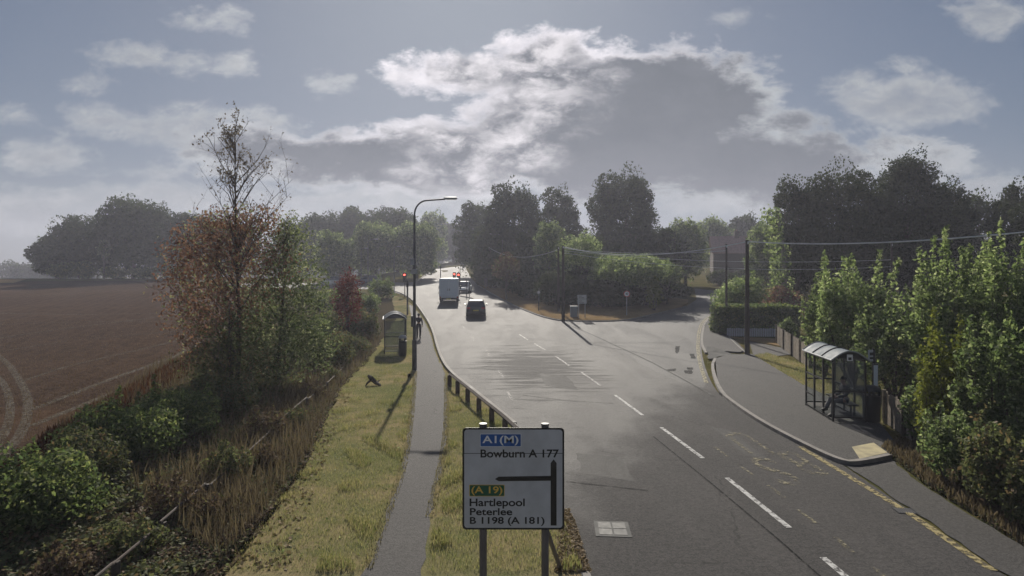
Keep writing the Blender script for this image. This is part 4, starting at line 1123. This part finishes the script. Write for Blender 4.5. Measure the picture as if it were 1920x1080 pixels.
def litter_bin(p, h, r_, label, m, top):
    root = empty('litter_bin', p, label, 'litter bin')
    MB().tube([(0, 0, 0), (0, 0, .04), (0, 0, h * .5), (0, 0, h * .72)], [r_ * .86, r_ * .95, r_, r_], 20).build('body', m, root, True)
    MB().tube([(0, 0, h * .84), (0, 0, h * .9), (0, 0, h * .97), (0, 0, h)], [r_ * 1.04, r_ * 1.0, r_ * .7, r_ * .15], 20).build('hood', top, root, True)
    for i in range(4):
        a = R(45 + 90 * i); MB().box(r_ * .8 * math.cos(a) - .03, r_ * .8 * math.cos(a) + .03, r_ * .8 * math.sin(a) - .03, r_ * .8 * math.sin(a) + .03, h * .7, h * .86).build('strut', m, root)
q = G(755, 671); q.z += .11; litter_bin(q, 1.25, .24, 'dark round litter bin with pale hood in front of the far shelter', M['plastic'], mat('pale_hood', (.3, .3, .3), .3))
q = PX(1634, 20.2); q.z = .12; litter_bin(q, 1.2, .27, 'black litter bin beside the near bus stop pole', M['plastic'], M['plastic'])
# bus stop pole
q = PX(1638, 20.6); bs = empty('bus_stop_pole', Vector((q.x, q.y, .12)), 'bus stop pole with pale flag and tall timetable case right of near shelter', 'bus stop sign', rz=R(12))
MB().tube([(0, 0, -.1), (0, 0, 2.35)], .04, 12).build('pole', M['black_steel'], bs, True)
fl = MB().box(-.22, .045, -.02, .0, 1.92, 2.3, bev=.004).build('flag', mat('grey_flag', (.38, .42, .46), .4), bs)
b = MB(); b.box(-.17, -.02, -.024, -.0205, 2.12, 2.22); b.box(-.17, -.02, -.024, -.0205, 2.0, 2.06); b.build('flag_graphic', M['ink'], fl)
tc = MB().box(-.10, .10, -.09, -.045, .95, 1.85, bev=.006).build('timetable_case', M['dark_steel'], bs)
MB().box(-.08, .08, -.094, -.0905, 1.0, 1.8).build('timetable', mat('timetable_paper', (.55, .62, .72), .3), tc)

# ------------------------------------------------------------------ lamps, poles, cables
def street_lamp(base, H, reach, label, m, r=.075, arm_dir=(1, 0), extras=False, grp='street lamps'):
    root = empty('street_lamp', base, label, 'street lamp', grp)
    ax = Vector((arm_dir[0], arm_dir[1], 0)).normalized()
    MB().tube([(0, 0, -.1), (0, 0, 1.5), (0, 0, 1.52), (0, 0, H * .9)], [r * 1.45, r * 1.4, r, r * .62], 12).build('column', m, root, True)
    pts = [Vector((0, 0, H * .9))]
    for i in range(1, 9):
        a = R(90 * i / 8); pts.append(Vector((0, 0, H * .9)) + Vector((0, 0, math.sin(a) * H * .085)) + ax * (1 - math.cos(a)) * H * .075)
    pts.append(ax * reach + Vector((0, 0, H * .993)))
    MB().tube(pts, r * .5, 8).build('bracket_arm', m, root, True)
    l = MB(); c = ax * (reach + .28) + Vector((0, 0, H * .997))
    l.box(-.34, .34, -.12, .12, -.05, .06, bev=.04); l.xf(Matrix.Translation(c) @ Matrix.Rotation(math.atan2(ax.y, ax.x), 4, 'Z'))
    h = l.build('lantern', M['grey_steel'], root, True)
    l = MB(); l.box(-.2, .28, -.09, .09, -.075, -.051, bev=.008); l.xf(Matrix.Translation(c) @ Matrix.Rotation(math.atan2(ax.y, ax.x), 4, 'Z')); l.build('lens', M['headlamp'], h)
    if extras:
        MB().box(-.13, .0, -.30, -.10, 2.2, 2.75, bev=.02).build('post_box', M['dark_steel'], root)
        MB().box(-.16, .16, -.10, -.085, 4.85, 5.1, bev=.004).build('sign_plate', M['grey_steel'], root)
        MB().box(-.18, .02, -.12, -.085, 5.3, 5.65, bev=.02).build('detector_box', M['grey_steel'], root)
    return root
q = G(777, 697); q.z += .1; street_lamp(q, ZP(371, q.y) - q.z, 1.55, 'tall grey street lamp with curved arm beside the footpath', M['dark_steel'], .085, extras=True)
q = G(764, 592); q.z += .1
st = empty('signal_post', q, 'thick dark post standing left of the footpath before the junction', 'post')
MB().tube([(0, 0, -.1), (0, 0, 3.3)], .08, 10).build('post', M['dark_steel'], st, True); MB().box(-.11, .11, -.13, .0, 2.6, 3.2, bev=.02).build('back_box', M['black_steel'], st)
for px, d, top, reach, lab in ((690, 96, 448, 1.0, 'small street lamp with short arm above the left junction arm'), (826, 90, 492, .5, 'slim lamp column above the van roof'), (677, 104, 465, .6, 'thin lamp column left of the short armed lamp'),
                               (739, 110, 462, .6, 'thin lamp column between tall lamp and left trees'), (942, 96, 438, -1.6, 'lamp with arm reaching over the road among right trees')):
    b_ = PX(px, d); street_lamp(b_, ZP(top, d) - b_.z, abs(reach), lab, M['dark_steel'], .08, (1 if reach > 0 else -1, 0))
def utility_pole(base, H, label, r=.14, arm=False):
    root = empty('utility_pole', base, label, 'utility pole', 'wooden utility poles')
    MB().tube([(0, 0, -.2), (0, 0, H * .5), (0, 0, H)], [r, r * .85, r * .68], 12).build('pole', M['dark_wood'], root, True)
    MB().tube([(-.0, -r * .9, H - .25), (0, -r * .9, H - .1)], .035, 8).build('insulator', M['white'], root, True)
    if arm: MB().box(-.35, .35, -r - .03, -r * .7, H - .45, H - .36).build('crossarm', M['dark_wood'], root)
    for i in range(4): MB().tube([(-.2 if i % 2 else .0, 0, H * .55 + i * .35), (.0 if i % 2 else .2, 0, H * .55 + i * .35)], .012, 5).build('step_iron', M['grey_steel'], root)
    return root
P1 = G(1056, 604); utility_pole(P1, ZP(460, P1.y) - P1.z, 'right one of the two utility poles on the far verge', .15)
P1b = PX(1047, 61); utility_pole(P1b, ZP(462, P1b.y) - P1b.z, 'left one of the two utility poles on the far verge', .13)
P2_ = G(1401, 668); P2_.z += .1; utility_pole(P2_, ZP(450, P2_.y) - P2_.z, 'nearest utility pole on the right pavement corner', .15, False)
P3 = G(1362, 628); utility_pole(P3, ZP(458, P3.y) - P3.z, 'slim utility pole before the house and hedge', .10)
P4 = PX(917, 96); utility_pole(P4, ZP(462, P4.y) - P4.z, 'distant utility pole among trees right of the signals', .14)
P5 = PX(2140, 21); utility_pole(P5, 6.9, 'utility pole off the right side carrying the bright cable', .14)
P6 = PX(1672, 47); utility_pole(P6, ZP(455, 47) - P6.z, 'thin utility pole rising behind the tall shrubs', .09)
def cable(a, b_, sag, r, label, m='cable'):
    pts = [a.lerp(b_, i / 24) - Vector((0, 0, sag * 4 * (i / 24) * (1 - i / 24))) for i in range(25)]
    mb = MB().tube(pts, r, 6); o = mb.build('overhead_cable', M[m], None, True)
    tag(o, label, 'cable', 'overhead cables')
tp = lambda P, py: Vector((P.x, P.y, ZP(py, P.y)))
cable(tp(P1, 463), tp(P2_, 453), .75, .028, 'thick sagging cable between far verge pole and corner pole')
cable(tp(P2_, 453), tp(P5, 410), .42, .034, 'thick bright cable from corner pole into the right bushes')
cable(tp(P1, 470), tp(P6, 487), .5, .014, 'upper thin wire crossing below the thick cable')
cable(tp(P1, 474), tp(P6, 500), .7, .014, 'lower thin wire crossing before the house')
cable(tp(P4, 464), tp(P1b, 468), 1.1, .018, 'thin wire running left from the twin poles into the trees')
cable(tp(P1, 466), tp(P3, 470), .3, .014, 'thin wire from far verge pole to the house pole')

# ------------------------------------------------------------------ signals, small signs, posts
def signal(base, h, label, facing=True, lit=True, grp='traffic signals'):
    root = empty('traffic_signal', base, label, 'traffic light', grp)
    MB().tube([(0, 0, -.1), (0, 0, h)], .057, 10).build('pole', M['dark_steel'], root, True)
    bp = MB().box(-.23, .23, -.10, -.085, h - 1.05, h + .12, bev=.004).build('backing_board', M['black_steel'], root)
    hd = MB().box(-.12, .12, -.30, -.103, h - .92, h, bev=.03).build('signal_head', M['black_steel'], root)
    for i, mm in enumerate(('lampon' if lit else 'lensoff', 'lensoff', 'lensoff')):
        z = h - .16 - .30 * i
        MB().tube([(0, -.302, z), (0, -.31, z)], .1, 16).build('lens', M[mm], hd)
        v = MB(); v.tube([(0, -.303, z), (0, -.44, z + .0)], [.115, .118], 16, cap=False); v.build('visor', M['black_steel'], hd)
q = G(759, 557); q.z += .1; signal(q, ZP(513, q.y) - q.z, 'left kerb traffic light showing red')
q = PX(860, 78); q.z += .12; signal(q, ZP(513, 78) - q.z, 'island traffic light showing red right of the van')
q = PX(852, 88); signal(q, ZP(512, 88) - q.z, 'further traffic light behind the island signal', lit=True)
q = PX(911, 84); signal(q, ZP(523, 84) - q.z, 'right kerb traffic light seen unlit by the dark trees', lit=False)
# island
isl = PX(868, 76); il = P2([(862, 556), (884, 560), (893, 566), (882, 553), (874, 545), (866, 545)])
sheet('traffic_island', il, M['kerb'], .13, .16)
def post(px, py, top, w, label, m='dark_steel', cat='bollard', name='bollard', plate=None, dz=.1):
    q = G(px, py); q.z += dz; h = ZP(top, q.y) - q.z; root = empty(name, q, label, cat)
    MB().tube([(0, 0, -.15), (0, 0, h)], w, 10).build('post', M[m], root, True)
    MB().tube([(0, 0, h), (0, 0, h + .03)], [w * 1.15, w * .6], 10).build('cap', M[m], root, True)
    if plate: plate(root, h)
    return root
post(875, 557, 527, .06, 'left one of two slim posts on the traffic island', dz=.12)
post(880, 559, 529, .05, 'right one of two slim posts on the traffic island', dz=.12)
post(739, 551, 525, .08, 'stout dark post at the left junction corner')
post(953, 551, 538, .06, 'short dark post on the far verge by the reddish tree', 'dark_wood')
post(767, 711, 702, .075, 'short dark timber bollard beside the lamp base', 'dark_wood', dz=.1)
def disc(z, r_, m_rim, m_face, txt=None):
    def f(root, h):
        d_ = MB().tube([(0, -.062, h - z), (0, -.07, h - z)], r_, 24).build('sign_face', M[m_rim], root)
        MB().tube([(0, -.0705, h - z), (0, -.073, h - z)], r_ * .78, 24).build('face_centre', M[m_face], d_)
        if txt: text_box(txt, -r_ * .45, r_ * .45, h - z - r_ * .38, h - z + r_ * .38, -.075, M['ink'], d_, bold=.02)
    return f
post(1175, 593, 545, .045, 'round red ringed 40 speed limit sign at the side street mouth', 'grey_steel', 'road sign', 'speed_sign', disc(.3, .30, 'red', 'white', '40'))
post(1010, 584, 541, .05, 'dark post with small round white plate left of the twin poles', 'dark_steel', 'road sign', 'small_sign', disc(.38, .15, 'white', 'white'))
def two_post():
    q = G(1091, 598); q.z += .1; root = empty('village_sign', q, 'two pale stacked sign plates on twin posts under the trees', 'road sign'); k = q.y / F
    for px in (1085, 1097):
        MB().tube([((px - 1091) * k, 0, -.1), ((px - 1091) * k, 0, ZP(555, q.y) - q.z)], .04, 8).build('post', M['grey_steel'], root, True)
    for y0, y1 in ((553, 560), (561, 569)):
        z1, z0 = ZP(y0, q.y) - q.z, ZP(y1, q.y) - q.z
        p = MB().box(-.40, .42, -.065, -.045, z0, z1, bev=.004).build('plate', mat('pale_plate', (.42, .45, .47), .45), root)
        b = MB()
        for i in range(2): b.box(-.3, .2 - .2 * i, -.068, -.0655, z0 + .08 + i * .13, z0 + .13 + i * .13)
        b.build('legend', M['dark_steel'], p)
two_post()
q = PX(1076, 56.5); q.z += .1; cb = empty('utility_cabinet', q, 'small grey roadside cabinet left of the stacked sign plates', 'cabinet')
MB().box(-.33, .33, -.2, .2, 0, .95, bev=.02).build('body', mat('grey_green_cabinet', (.20, .23, .26), .5, var=.1), cb)
MB().box(-.36, .36, -.23, .23, .952, 1.0, bev=.015).build('lid', mat('cabinet_top', (.24, .27, .3), .5), cb)
b = MB(); b.box(-.30, -.01, -.212, -.2025, .06, .9); b.box(.01, .30, -.212, -.2025, .06, .9); b.build('door', mat('cabinet_door', (.18, .21, .24), .5), cb)
# broken stump on the grass
q = G(700, 727); q.z += .1; sp = empty('broken_stump', q, 'black broken stump lying on the left grass below the far shelter', 'stump')
MB().tube([(.35, -.2, .04), (.12, 0, .12), (-.12, .1, .30), (-.26, .12, .42)], [.05, .09, .11, .05], 7).build('log', M['dark_wood'], sp)
MB().tube([(-.08, .05, .26), (-.24, -.1, .12), (-.3, -.2, .0)], [.06, .045, .02], 6).build('limb', M['dark_wood'], sp)
MB().tube([(.1, .0, .12), (.28, .16, .22)], [.05, .015], 6).build('limb', M['dark_wood'], sp)

# ------------------------------------------------------------------ house and garden bits
def house():
    d = 108; p = PX(1372, d); root = empty('house', p, 'house with pinkish tiled roof at the end of the side street', 'house', rz=R(78))
    brick = mat('brick_wall', (.10, .075, .065), .9, var=.2, vs=4); tile = mat('pink_roof_tiles', (.34, .21, .18), .85, var=.2, vs=3)
    w, l, h, rh = 2.7, 3.4, 5.2, 2.7
    wl = MB(); wl.box(-w, w, -l, l, -.5, h); wl.prism([(-w, h), (w, h), (0, h + rh)], -l + .01, l - .01); wl.build('wall', brick, root)
    for s in (-1, 1):
        ro = MB(); ro.prism([(s * (w + .4), h - .28), (s * (w + .4), h - .14), (0, h + rh + .18), (0, h + rh + .04)], -l - .3, l + .3)
        rr = ro.build('roof', tile, root)
    ch = MB().box(-.4, .4, -1.2, -.4, h + rh - .4, h + rh + 1.0, bev=.02).build('chimney', brick, root)
    for x in (-.2, .2): MB().tube([(x, -.8, h + rh + 1.0), (x, -.8, h + rh + 1.3)], .1, 8).build('chimney_pot', tile, ch)
    for x in (-1.5, 1.5):
        for z in (.9, 3.3):
            f = MB().box(x - .65, x + .65, -l - .06, -l - .005, z, z + 1.25).build('window', M['white'], root)
            b = MB(); b.box(x - .57, x - .03, -l - .066, -l - .061, z + .08, z + 1.17); b.box(x + .03, x + .57, -l - .066, -l - .061, z + .08, z + 1.17); b.build('pane', M['glassdark'], f)
    dr = MB().box(-.5, .5, -l - .06, -l - .005, 0, 2.1).build('door', M['white'], root)
    MB().tube([(.35, -l - .1, 1.05), (.35, -l - .06, 1.05)], .03, 8).build('handle', M['grey_steel'], dr)
house()

# ------------------------------------------------------------------ vehicles
def car(loc, rz, paint, label, grp=None, cat='car', L=4.3, Wd=1.82, H=1.5, name='parked_car'):
    """front towards +y"""
    root = empty(name, loc, label, cat, grp, rz)
    hw = Wd / 2
    # side profile stations: y, z low, z belt, half width at belt
    st = [(-L / 2, .42, .80, hw * .80), (-L / 2 + .06, .30, .98, hw * .93), (-L / 2 + .5, .24, 1.0, hw), (-L * .1, .22, .96, hw), (L * .18, .22, .94, hw), (L * .36, .24, .84, hw * .97), (L / 2 - .12, .28, .70, hw * .88), (L / 2, .38, .56, hw * .7)]
    mb = MB(); vs = []; fs = []; n = 10
    for (y, z0, z1, w) in st:
        zm = (z0 + z1) / 2
        prof = [(-w * .88, z0), (-w, z0 + .12), (-w * 1.0, zm), (-w * .97, z1 - .06), (-w * .88, z1), (w * .88, z1), (w * .97, z1 - .06), (w, zm), (w, z0 + .12), (w * .88, z0)]
        vs += [(x, y, z) for x, z in prof]
    for i in range(len(st) - 1):
        for k in range(n): fs.append((i * n + k, i * n + (k + 1) % n, (i + 1) * n + (k + 1) % n, (i + 1) * n + k))
    fs += [tuple(range(n)), tuple((len(st) - 1) * n + k for k in range(n))[::-1]]
    mb.add(vs, fs); body = mb.build('body', paint, root, True)
    gh = [(-L / 2 + .12, .97, -.0), (-L / 2 + .42, H - .07, .17), (-L * .05, H - .01, .17), (L * .10, H - .06, .18), (L * .31, .88, .05)]
    def loft(ins, y_in, z_in):
        v = []
        for (y, z, tin) in gh:
            w = hw * .9 - tin - ins; v.append((w, y, z))
        return v
    # greenhouse as glass hull
    base = [(y, .90) for y, _, _ in gh]
    vs = []; fs = []
    for (y, z, tin) in gh:
        wt = hw * .9 - tin; wb = hw * .9
        zb = min(.93, z - .02)
        vs += [(-wb, y, zb), (-wt, y, z), (wt, y, z), (wb, y, zb)]
    for i in range(len(gh) - 1):
        for k in range(3): fs.append((i * 4 + k, i * 4 + k + 1, i * 4 + 5 + k, i * 4 + 4 + k))
    MB().add(vs, fs).build('windows', M['glassdark'], root)
    ro = MB(); r0 = gh[1:4]
    vs = []; fs = []
    for (y, z, tin) in r0:
        wt = hw * .9 - tin + .012
        vs += [(-wt, y, z - .03), (-wt + .05, y, z + .022), (wt - .05, y, z + .022), (wt, y, z - .03)]
    for i in range(2):
        for k in range(3): fs.append((i * 4 + k, i * 4 + k + 1, i * 4 + 5 + k, i * 4 + 4 + k))
    fs += [(0, 1, 2, 3), (8, 11, 10, 9)]
    ro.add(vs, fs).build('roof', paint, root, True)
    for s in (-1, 1):
        pl = MB()
        for i in range(len(gh) - 1):
            a, b_ = gh[i], gh[i + 1]
            if i in (1, 2): continue
            pl.tube([(s * (hw * .9 - a[2]), a[0], a[1]), (s * (hw * .9 - b_[2]), b_[0], b_[1])], .035, 5)
        y, z, tin = gh[2]; pl.tube([(s * hw * .905, y, .93), (s * (hw * .905 - tin), y, z)], .035, 5)
        pl.build('pillar', paint, root)
        mr = MB().box(s * (hw + .09) - .09, s * (hw + .09) + .09, L * .17, L * .17 + .1, .92, 1.06, bev=.03).build('mirror', paint, root)
        MB().box(s * hw * .72 - .16, s * hw * .72 + .16, -L / 2 - .006, -L / 2 + .12, .72, .92, bev=.03).build('tail_light', M['tail'], root)
        MB().box(s * hw * .66 - .17, s * hw * .66 + .17, L / 2 - .16, L / 2 - .02, .55, .70, bev=.03).build('headlight', M['headlamp'], root)
        for yy in (-L * .30, L * .32):
            w = MB().tube([(s * (hw - .20), yy, .32), (s * (hw + .005), yy, .32)], .32, 20).build('wheel', M['rubber'], root, True)
            MB().tube([(s * (hw + .006), yy, .32), (s * (hw + .016), yy, .32)], .2, 14).build('rim', M['grey_steel'], w)
    MB().box(-.26, .26, -L / 2 - .012, -L / 2 - .001, .55, .66).build('number_plate', mat('plate_yellow', (.6, .5, .12), .4), root)
    MB().box(-hw * .86, hw * .86, -L / 2 - .03, -L / 2 + .15, .32, .5, bev=.04).build('rear_bumper', M['plastic'], root)
    MB().box(-hw * .8, hw * .8, L / 2 - .17, L / 2 + .02, .30, .46, bev=.04).build('front_bumper', M['plastic'], root)
    return root
def paint(name, c, r_=.25): return mat(name, c, r_, 0, .7)
q = PX(890, 56); car(q + Vector((0, 2.1, .13)), R(3), paint('black_car_paint', (.02, .02, .025)), 'black hatchback driving away behind the white van', H=1.52, name='moving_car')
q = PX(870, 84); car(q + Vector((0, 0, .03)), R(178), paint('white_car_paint', (.7, .7, .7)), 'white car facing us behind the traffic island', name='waiting_car', H=1.6)
q = PX(626, 98); car(q + Vector((0, 0, .03)), R(92), paint('silver_car_paint', (.45, .46, .48)), 'silver car on the left junction arm behind the crimson sapling', 'cars on the left junction arm')
q = PX(692, 101); car(q + Vector((0, 0, .03)), R(90), paint('dark_blue_car_paint', (.03, .04, .08)), 'dark car right of the silver one on the left junction arm', 'cars on the left junction arm')
def van():
    d = 69; p = PX(838.5, d); p.y += 2.5; p.z = g(p.x, p.y) + .03; root = empty('box_van', p, 'high sided white van seen from behind at the signals', 'van', rz=R(4))
    w, h, L = 1.08, 2.75, 5.0; pw = paint('white_van_paint', (.62, .66, .70), .35)
    z0 = .55
    MB().box(-w, w, -L / 2, L * .18, z0, h, bev=.06).build('cargo_body', pw, root, True)
    MB().box(-w * .93, w * .93, L * .18 + .02, L / 2, .45, 2.2, bev=.18).build('cab', pw, root, True)
    MB().box(-w * .8, w * .8, L / 2 - .25, L / 2 + .012, 1.25, 2.0, bev=.08).build('windscreen', M['glassdark'], root)
    MB().box(-w * .9, w * .9, -L / 2 + .05, L / 2 - .2, .32, z0 - .004).build('chassis', M['plastic'], root)
    for s in (-1, 1):
        dr = MB().box(min(s * .012, s * (w - .09)), max(s * .012, s * (w - .09)), -L / 2 - .025, -L / 2 - .003, z0 + .18, h - .14, bev=.008).build('rear_door', paint('door_grey_white', (.50, .56, .62), .35), root)
        MB().box(s * .10 - .03, s * .10 + .03, -L / 2 - .045, -L / 2 - .026, 1.35, 1.6, bev=.008).build('handle', M['dark_steel'], dr)
        MB().box(s * (w - .12) - .07, s * (w - .12) + .07, -L / 2 - .04, -L / 2 - .003, z0 - .0, z0 + .16, bev=.01).build('tail_light', M['tail'], root)
        MB().box(s * (w + .17) - .1, s * (w + .17) + .1, L * .33, L * .33 + .1, 1.45, 1.85, bev=.03).build('mirror', M['plastic'], root)
        for yy in (-L * .26, L * .33):
            wh = MB().tube([(s * (w - .3), yy, .36), (s * (w - .02), yy, .36)], .36, 20).build('wheel', M['rubber'], root, True)
            MB().tube([(s * (w - .019), yy, .36), (s * (w - .008), yy, .36)], .2, 14).build('rim', M['grey_steel'], wh)
    MB().box(-w, w, -L / 2 - .10, -L / 2 + .05, .36, .50, bev=.03).build('rear_bumper', M['plastic'], root)
    MB().box(-.27, .27, -L / 2 - .115, -L / 2 - .102, .39, .49).build('number_plate', mat('van_plate_yellow', (.6, .5, .12), .4), root)
van()

# ------------------------------------------------------------------ people
def person(loc, rz, J, label, mats, hair, scale=1.0):
    """J: joint positions (x right, y forward, z up); one skinned body, clothes and hair as children"""
    root = empty('person', loc, label, 'person', rz=rz)
    def skin(name, chain_list, radii, m, parent=root, lv=1, first=None):
        names = []; edges = []; pos = {}
        for ch in chain_list:
            for a in ch:
                if a not in names: names.append(a)
            edges += list(zip(ch, ch[1:]))
        if first: names.remove(first); names.insert(0, first)
        me = bpy.data.meshes.new(name); me.from_pydata([J[a] for a in names], [(names.index(a), names.index(b_)) for a, b_ in edges], [])
        o = link(name, me, m, parent)
        sk = o.modifiers.new('skin', 'SKIN'); sk.use_smooth_shade = True
        if not me.skin_vertices: 
            bm = bmesh.new(); bm.from_mesh(me); bm.verts.layers.skin.verify(); bm.to_mesh(me); bm.free()
        for i, a in enumerate(names):
            rr = radii[a]; me.skin_vertices[0].data[i].radius = rr if isinstance(rr, tuple) else (rr, rr)
            me.skin_vertices[0].data[i].use_root = (i == 0)
        sb = o.modifiers.new('sub', 'SUBSURF'); sb.levels = lv; sb.render_levels = lv
        dg = bpy.context.evaluated_depsgraph_get(); dg.update(); new = bpy.data.meshes.new_from_object(o.evaluated_get(dg)); o.modifiers.clear(); o.data = new
        new.materials.clear(); new.materials.append(m); new.shade_smooth()
        return o
    R_ = dict(pelvis=(.125, .10), waist=(.09, .07), chest=(.145, .095), neckb=(.075, .07), neck=(.052, .055), jaw=(.062, .075), skull=(.078, .095), crown=(.055, .07))
    for s in 'LR':
        R_.update({'sh' + s: .062, 'el' + s: .044, 'wr' + s: .028, 'ha' + s: (.034, .016), 'hip' + s: .092, 'kn' + s: .062, 'cf' + s: .055, 'an' + s: .04, 'to' + s: (.042, .028)})
        for i in range(5): R_.update({'f%d%s' % (i, s): .009, 'g%d%s' % (i, s): .008})
        wr, ha = Vector(J['wr' + s]), Vector(J['ha' + s]); t = (ha - wr).normalized(); side = t.cross(Vector((0, 1, .2))).normalized() if abs(t.y) < .8 else t.cross(Vector((0, 0, 1))).normalized()
        for i in range(5):
            if i == 4: f0 = wr.lerp(ha, .5) + side * .045 * (1 if s == 'L' else -1); f1 = f0 + t * .045 + side * .012
            else: f0 = ha + t * .03 + side * (-.03 + .02 * i); f1 = f0 + t * (.05, .058, .055, .042)[i] + Vector((0, .012, 0))
            J['f%d%s' % (i, s)], J['g%d%s' % (i, s)] = tuple(f0), tuple(f1)
    body = [['pelvis', 'waist', 'chest', 'neckb', 'neck', 'jaw', 'skull', 'crown']]
    for s in 'LR':
        body += [['chest', 'sh' + s, 'el' + s, 'wr' + s, 'ha' + s], ['pelvis', 'hip' + s, 'kn' + s, 'cf' + s, 'an' + s, 'to' + s]]
        body += [['ha' + s, 'f%d%s' % (i, s), 'g%d%s' % (i, s)] for i in range(4)] + [['ha' + s, 'f4' + s, 'g4' + s]]
    skin('body', body, R_, M['skin'], first='pelvis')
    big = {k: tuple(x + (.06 if k in ('pelvis', 'waist') else .045 if k == 'chest' else .02) for x in (v if isinstance(v, tuple) else (v, v))) for k, v in R_.items()}
    skin('jacket', [['waist', 'chest', 'neckb']] + [['chest', 'sh' + s, 'el' + s, 'wr' + s] for s in 'LR'], big, mats[0], first='waist')
    skin('trousers', [['waist', 'pelvis']] + [['pelvis', 'hip' + s, 'kn' + s, 'cf' + s, 'an' + s] for s in 'LR'], big, mats[1], first='pelvis')
    for s in 'LR':
        an, to = Vector(J['an' + s]), Vector(J['to' + s]); mb = MB(); v = to - an
        mb.tube([an - v * .35 + Vector((0, 0, .0)), an + v * .2, to + v * .1, to + v * .35], [.05, .055, .052, .03], 10); mb.build('shoe', mats[2], root, True)
    sk_, cr = Vector(J['skull']), Vector(J['crown'])
    mb = MB(); bm = bmesh.new(); bmesh.ops.create_uvsphere(bm, u_segments=14, v_segments=9, radius=1)
    fwd = Vector((0, 1, 0)); bm.verts.index_update()
    mb.add([sk_.lerp(cr, .35) + Vector((v.co.x * .092, v.co.y * .108 - .018, v.co.z * .105 + .012)) for v in bm.verts if True], [[v.index for v in f.verts] for f in bm.faces if f.calc_center_median().z > -.25 or f.calc_center_median().y < -.1]); bm.free()
    mb.build('hair', hair, root, True)
    fc = Vector(J['jaw']).lerp(sk_, .6)
    MB().tube([fc + Vector((0, .085, .03)), fc + Vector((0, .108, -.01))], [.01, .016], 6).build('nose', M['skin'], root, True)
    for s in (-1, 1):
        MB().tube([fc + Vector((s * .03, .078, .035)), fc + Vector((s * .03, .088, .035))], .010, 8).build('eye', M['ink'], root)
        MB().tube([fc + Vector((s * .078, -.005, .01)), fc + Vector((s * .09, -.012, .012))], [.028, .022], 8).build('ear', M['skin'], root, True)
    MB().tube([fc + Vector((-.022, .083, -.045)), fc + Vector((.022, .083, -.045))], .006, 6).build('mouth', M['mouth'], root)
M['skin'] = mat('skin', (.42, .25, .18), .55); M['mouth'] = mat('lips', (.3, .11, .1), .5)
dk = mat('dark_jacket_cloth', (.025, .025, .032), .9, var=.2, vs=20); jn = mat('dark_trouser_cloth', (.02, .021, .028), .9, var=.2, vs=20); sho = mat('shoe_leather', (.02, .02, .02), .6); hr = mat('dark_hair', (.02, .015, .012), .7)
stand = dict(pelvis=(0, 0, .94), waist=(0, 0, 1.08), chest=(0, .01, 1.32), neckb=(0, .0, 1.46), neck=(0, .01, 1.52), jaw=(0, .03, 1.58), skull=(0, .015, 1.66), crown=(0, .0, 1.71),
             shL=(-.19, 0, 1.41), elL=(-.25, -.03, 1.14), wrL=(-.24, .08, .92), haL=(-.235, .11, .85), shR=(.19, 0, 1.41), elR=(.25, -.05, 1.14), wrR=(.25, .05, .91), haR=(.25, .08, .84),
             hipL=(-.10, 0, .88), knL=(-.11, .12, .50), cfL=(-.11, .06, .36), anL=(-.11, .02, .09), toL=(-.12, .14, .045), hipR=(.10, 0, .88), knR=(.11, .02, .48), cfR=(.11, -.08, .34), anR=(.11, -.18, .11), toR=(.12, -.07, .045))
q = G(785, 637); q.z += .11
person(q, R(4), dict(stand), 'person in dark clothes walking away along the footpath by the tall lamp', (dk, jn, sho), hr)
sit = dict(pelvis=(0, 0, .55), waist=(0, .03, .68), chest=(0, .06, .92), neckb=(0, .07, 1.06), neck=(0, .09, 1.12), jaw=(0, .13, 1.17), skull=(0, .115, 1.25), crown=(0, .10, 1.30),
           shL=(-.19, .06, 1.01), elL=(-.24, .12, .76), wrL=(-.12, .33, .68), haL=(-.07, .37, .66), shR=(.19, .06, 1.01), elR=(.24, .12, .76), wrR=(.12, .33, .70), haR=(.06, .37, .69),
           hipL=(-.10, .06, .53), knL=(-.13, .47, .54), cfL=(-.13, .49, .38), anL=(-.13, .50, .09), toL=(-.14, .62, .045), hipR=(.10, .06, .53), knR=(.04, .48, .62), cfR=(-.04, .60, .48), anR=(-.12, .72, .26), toR=(-.15, .83, .25))
c, s_ = math.cos(R(-6)), math.sin(R(-6)); lx, ly = .76, .8
person(Vector((A.x + lx * c - ly * s_, A.y + lx * s_ + ly * c, .12)), R(84), sit, 'person in dark jacket sitting with crossed legs in the near bus shelter', (dk, mat('grey_trousers', (.10, .10, .11), .9), sho), hr)

# ------------------------------------------------------------------ haze
def haze():
    m = bpy.data.materials.new('haze_air'); m.use_nodes = True; t = NT(m.node_tree); t.n.clear()
    v = t.node('ShaderNodeVolumePrincipled'); v.inputs['Density'].default_value = .0009; v.inputs['Color'].default_value = (.82, .84, 1, 1); v.inputs['Anisotropy'].default_value = .35
    o = t.node('ShaderNodeOutputMaterial'); t.l.new(v.outputs[0], o.inputs[1])
    tag(MB().box(-420, 420, -40, 520, -3, 45).build('haze', m), 'pale summer haze in the air', None, None, 'stuff')
haze()
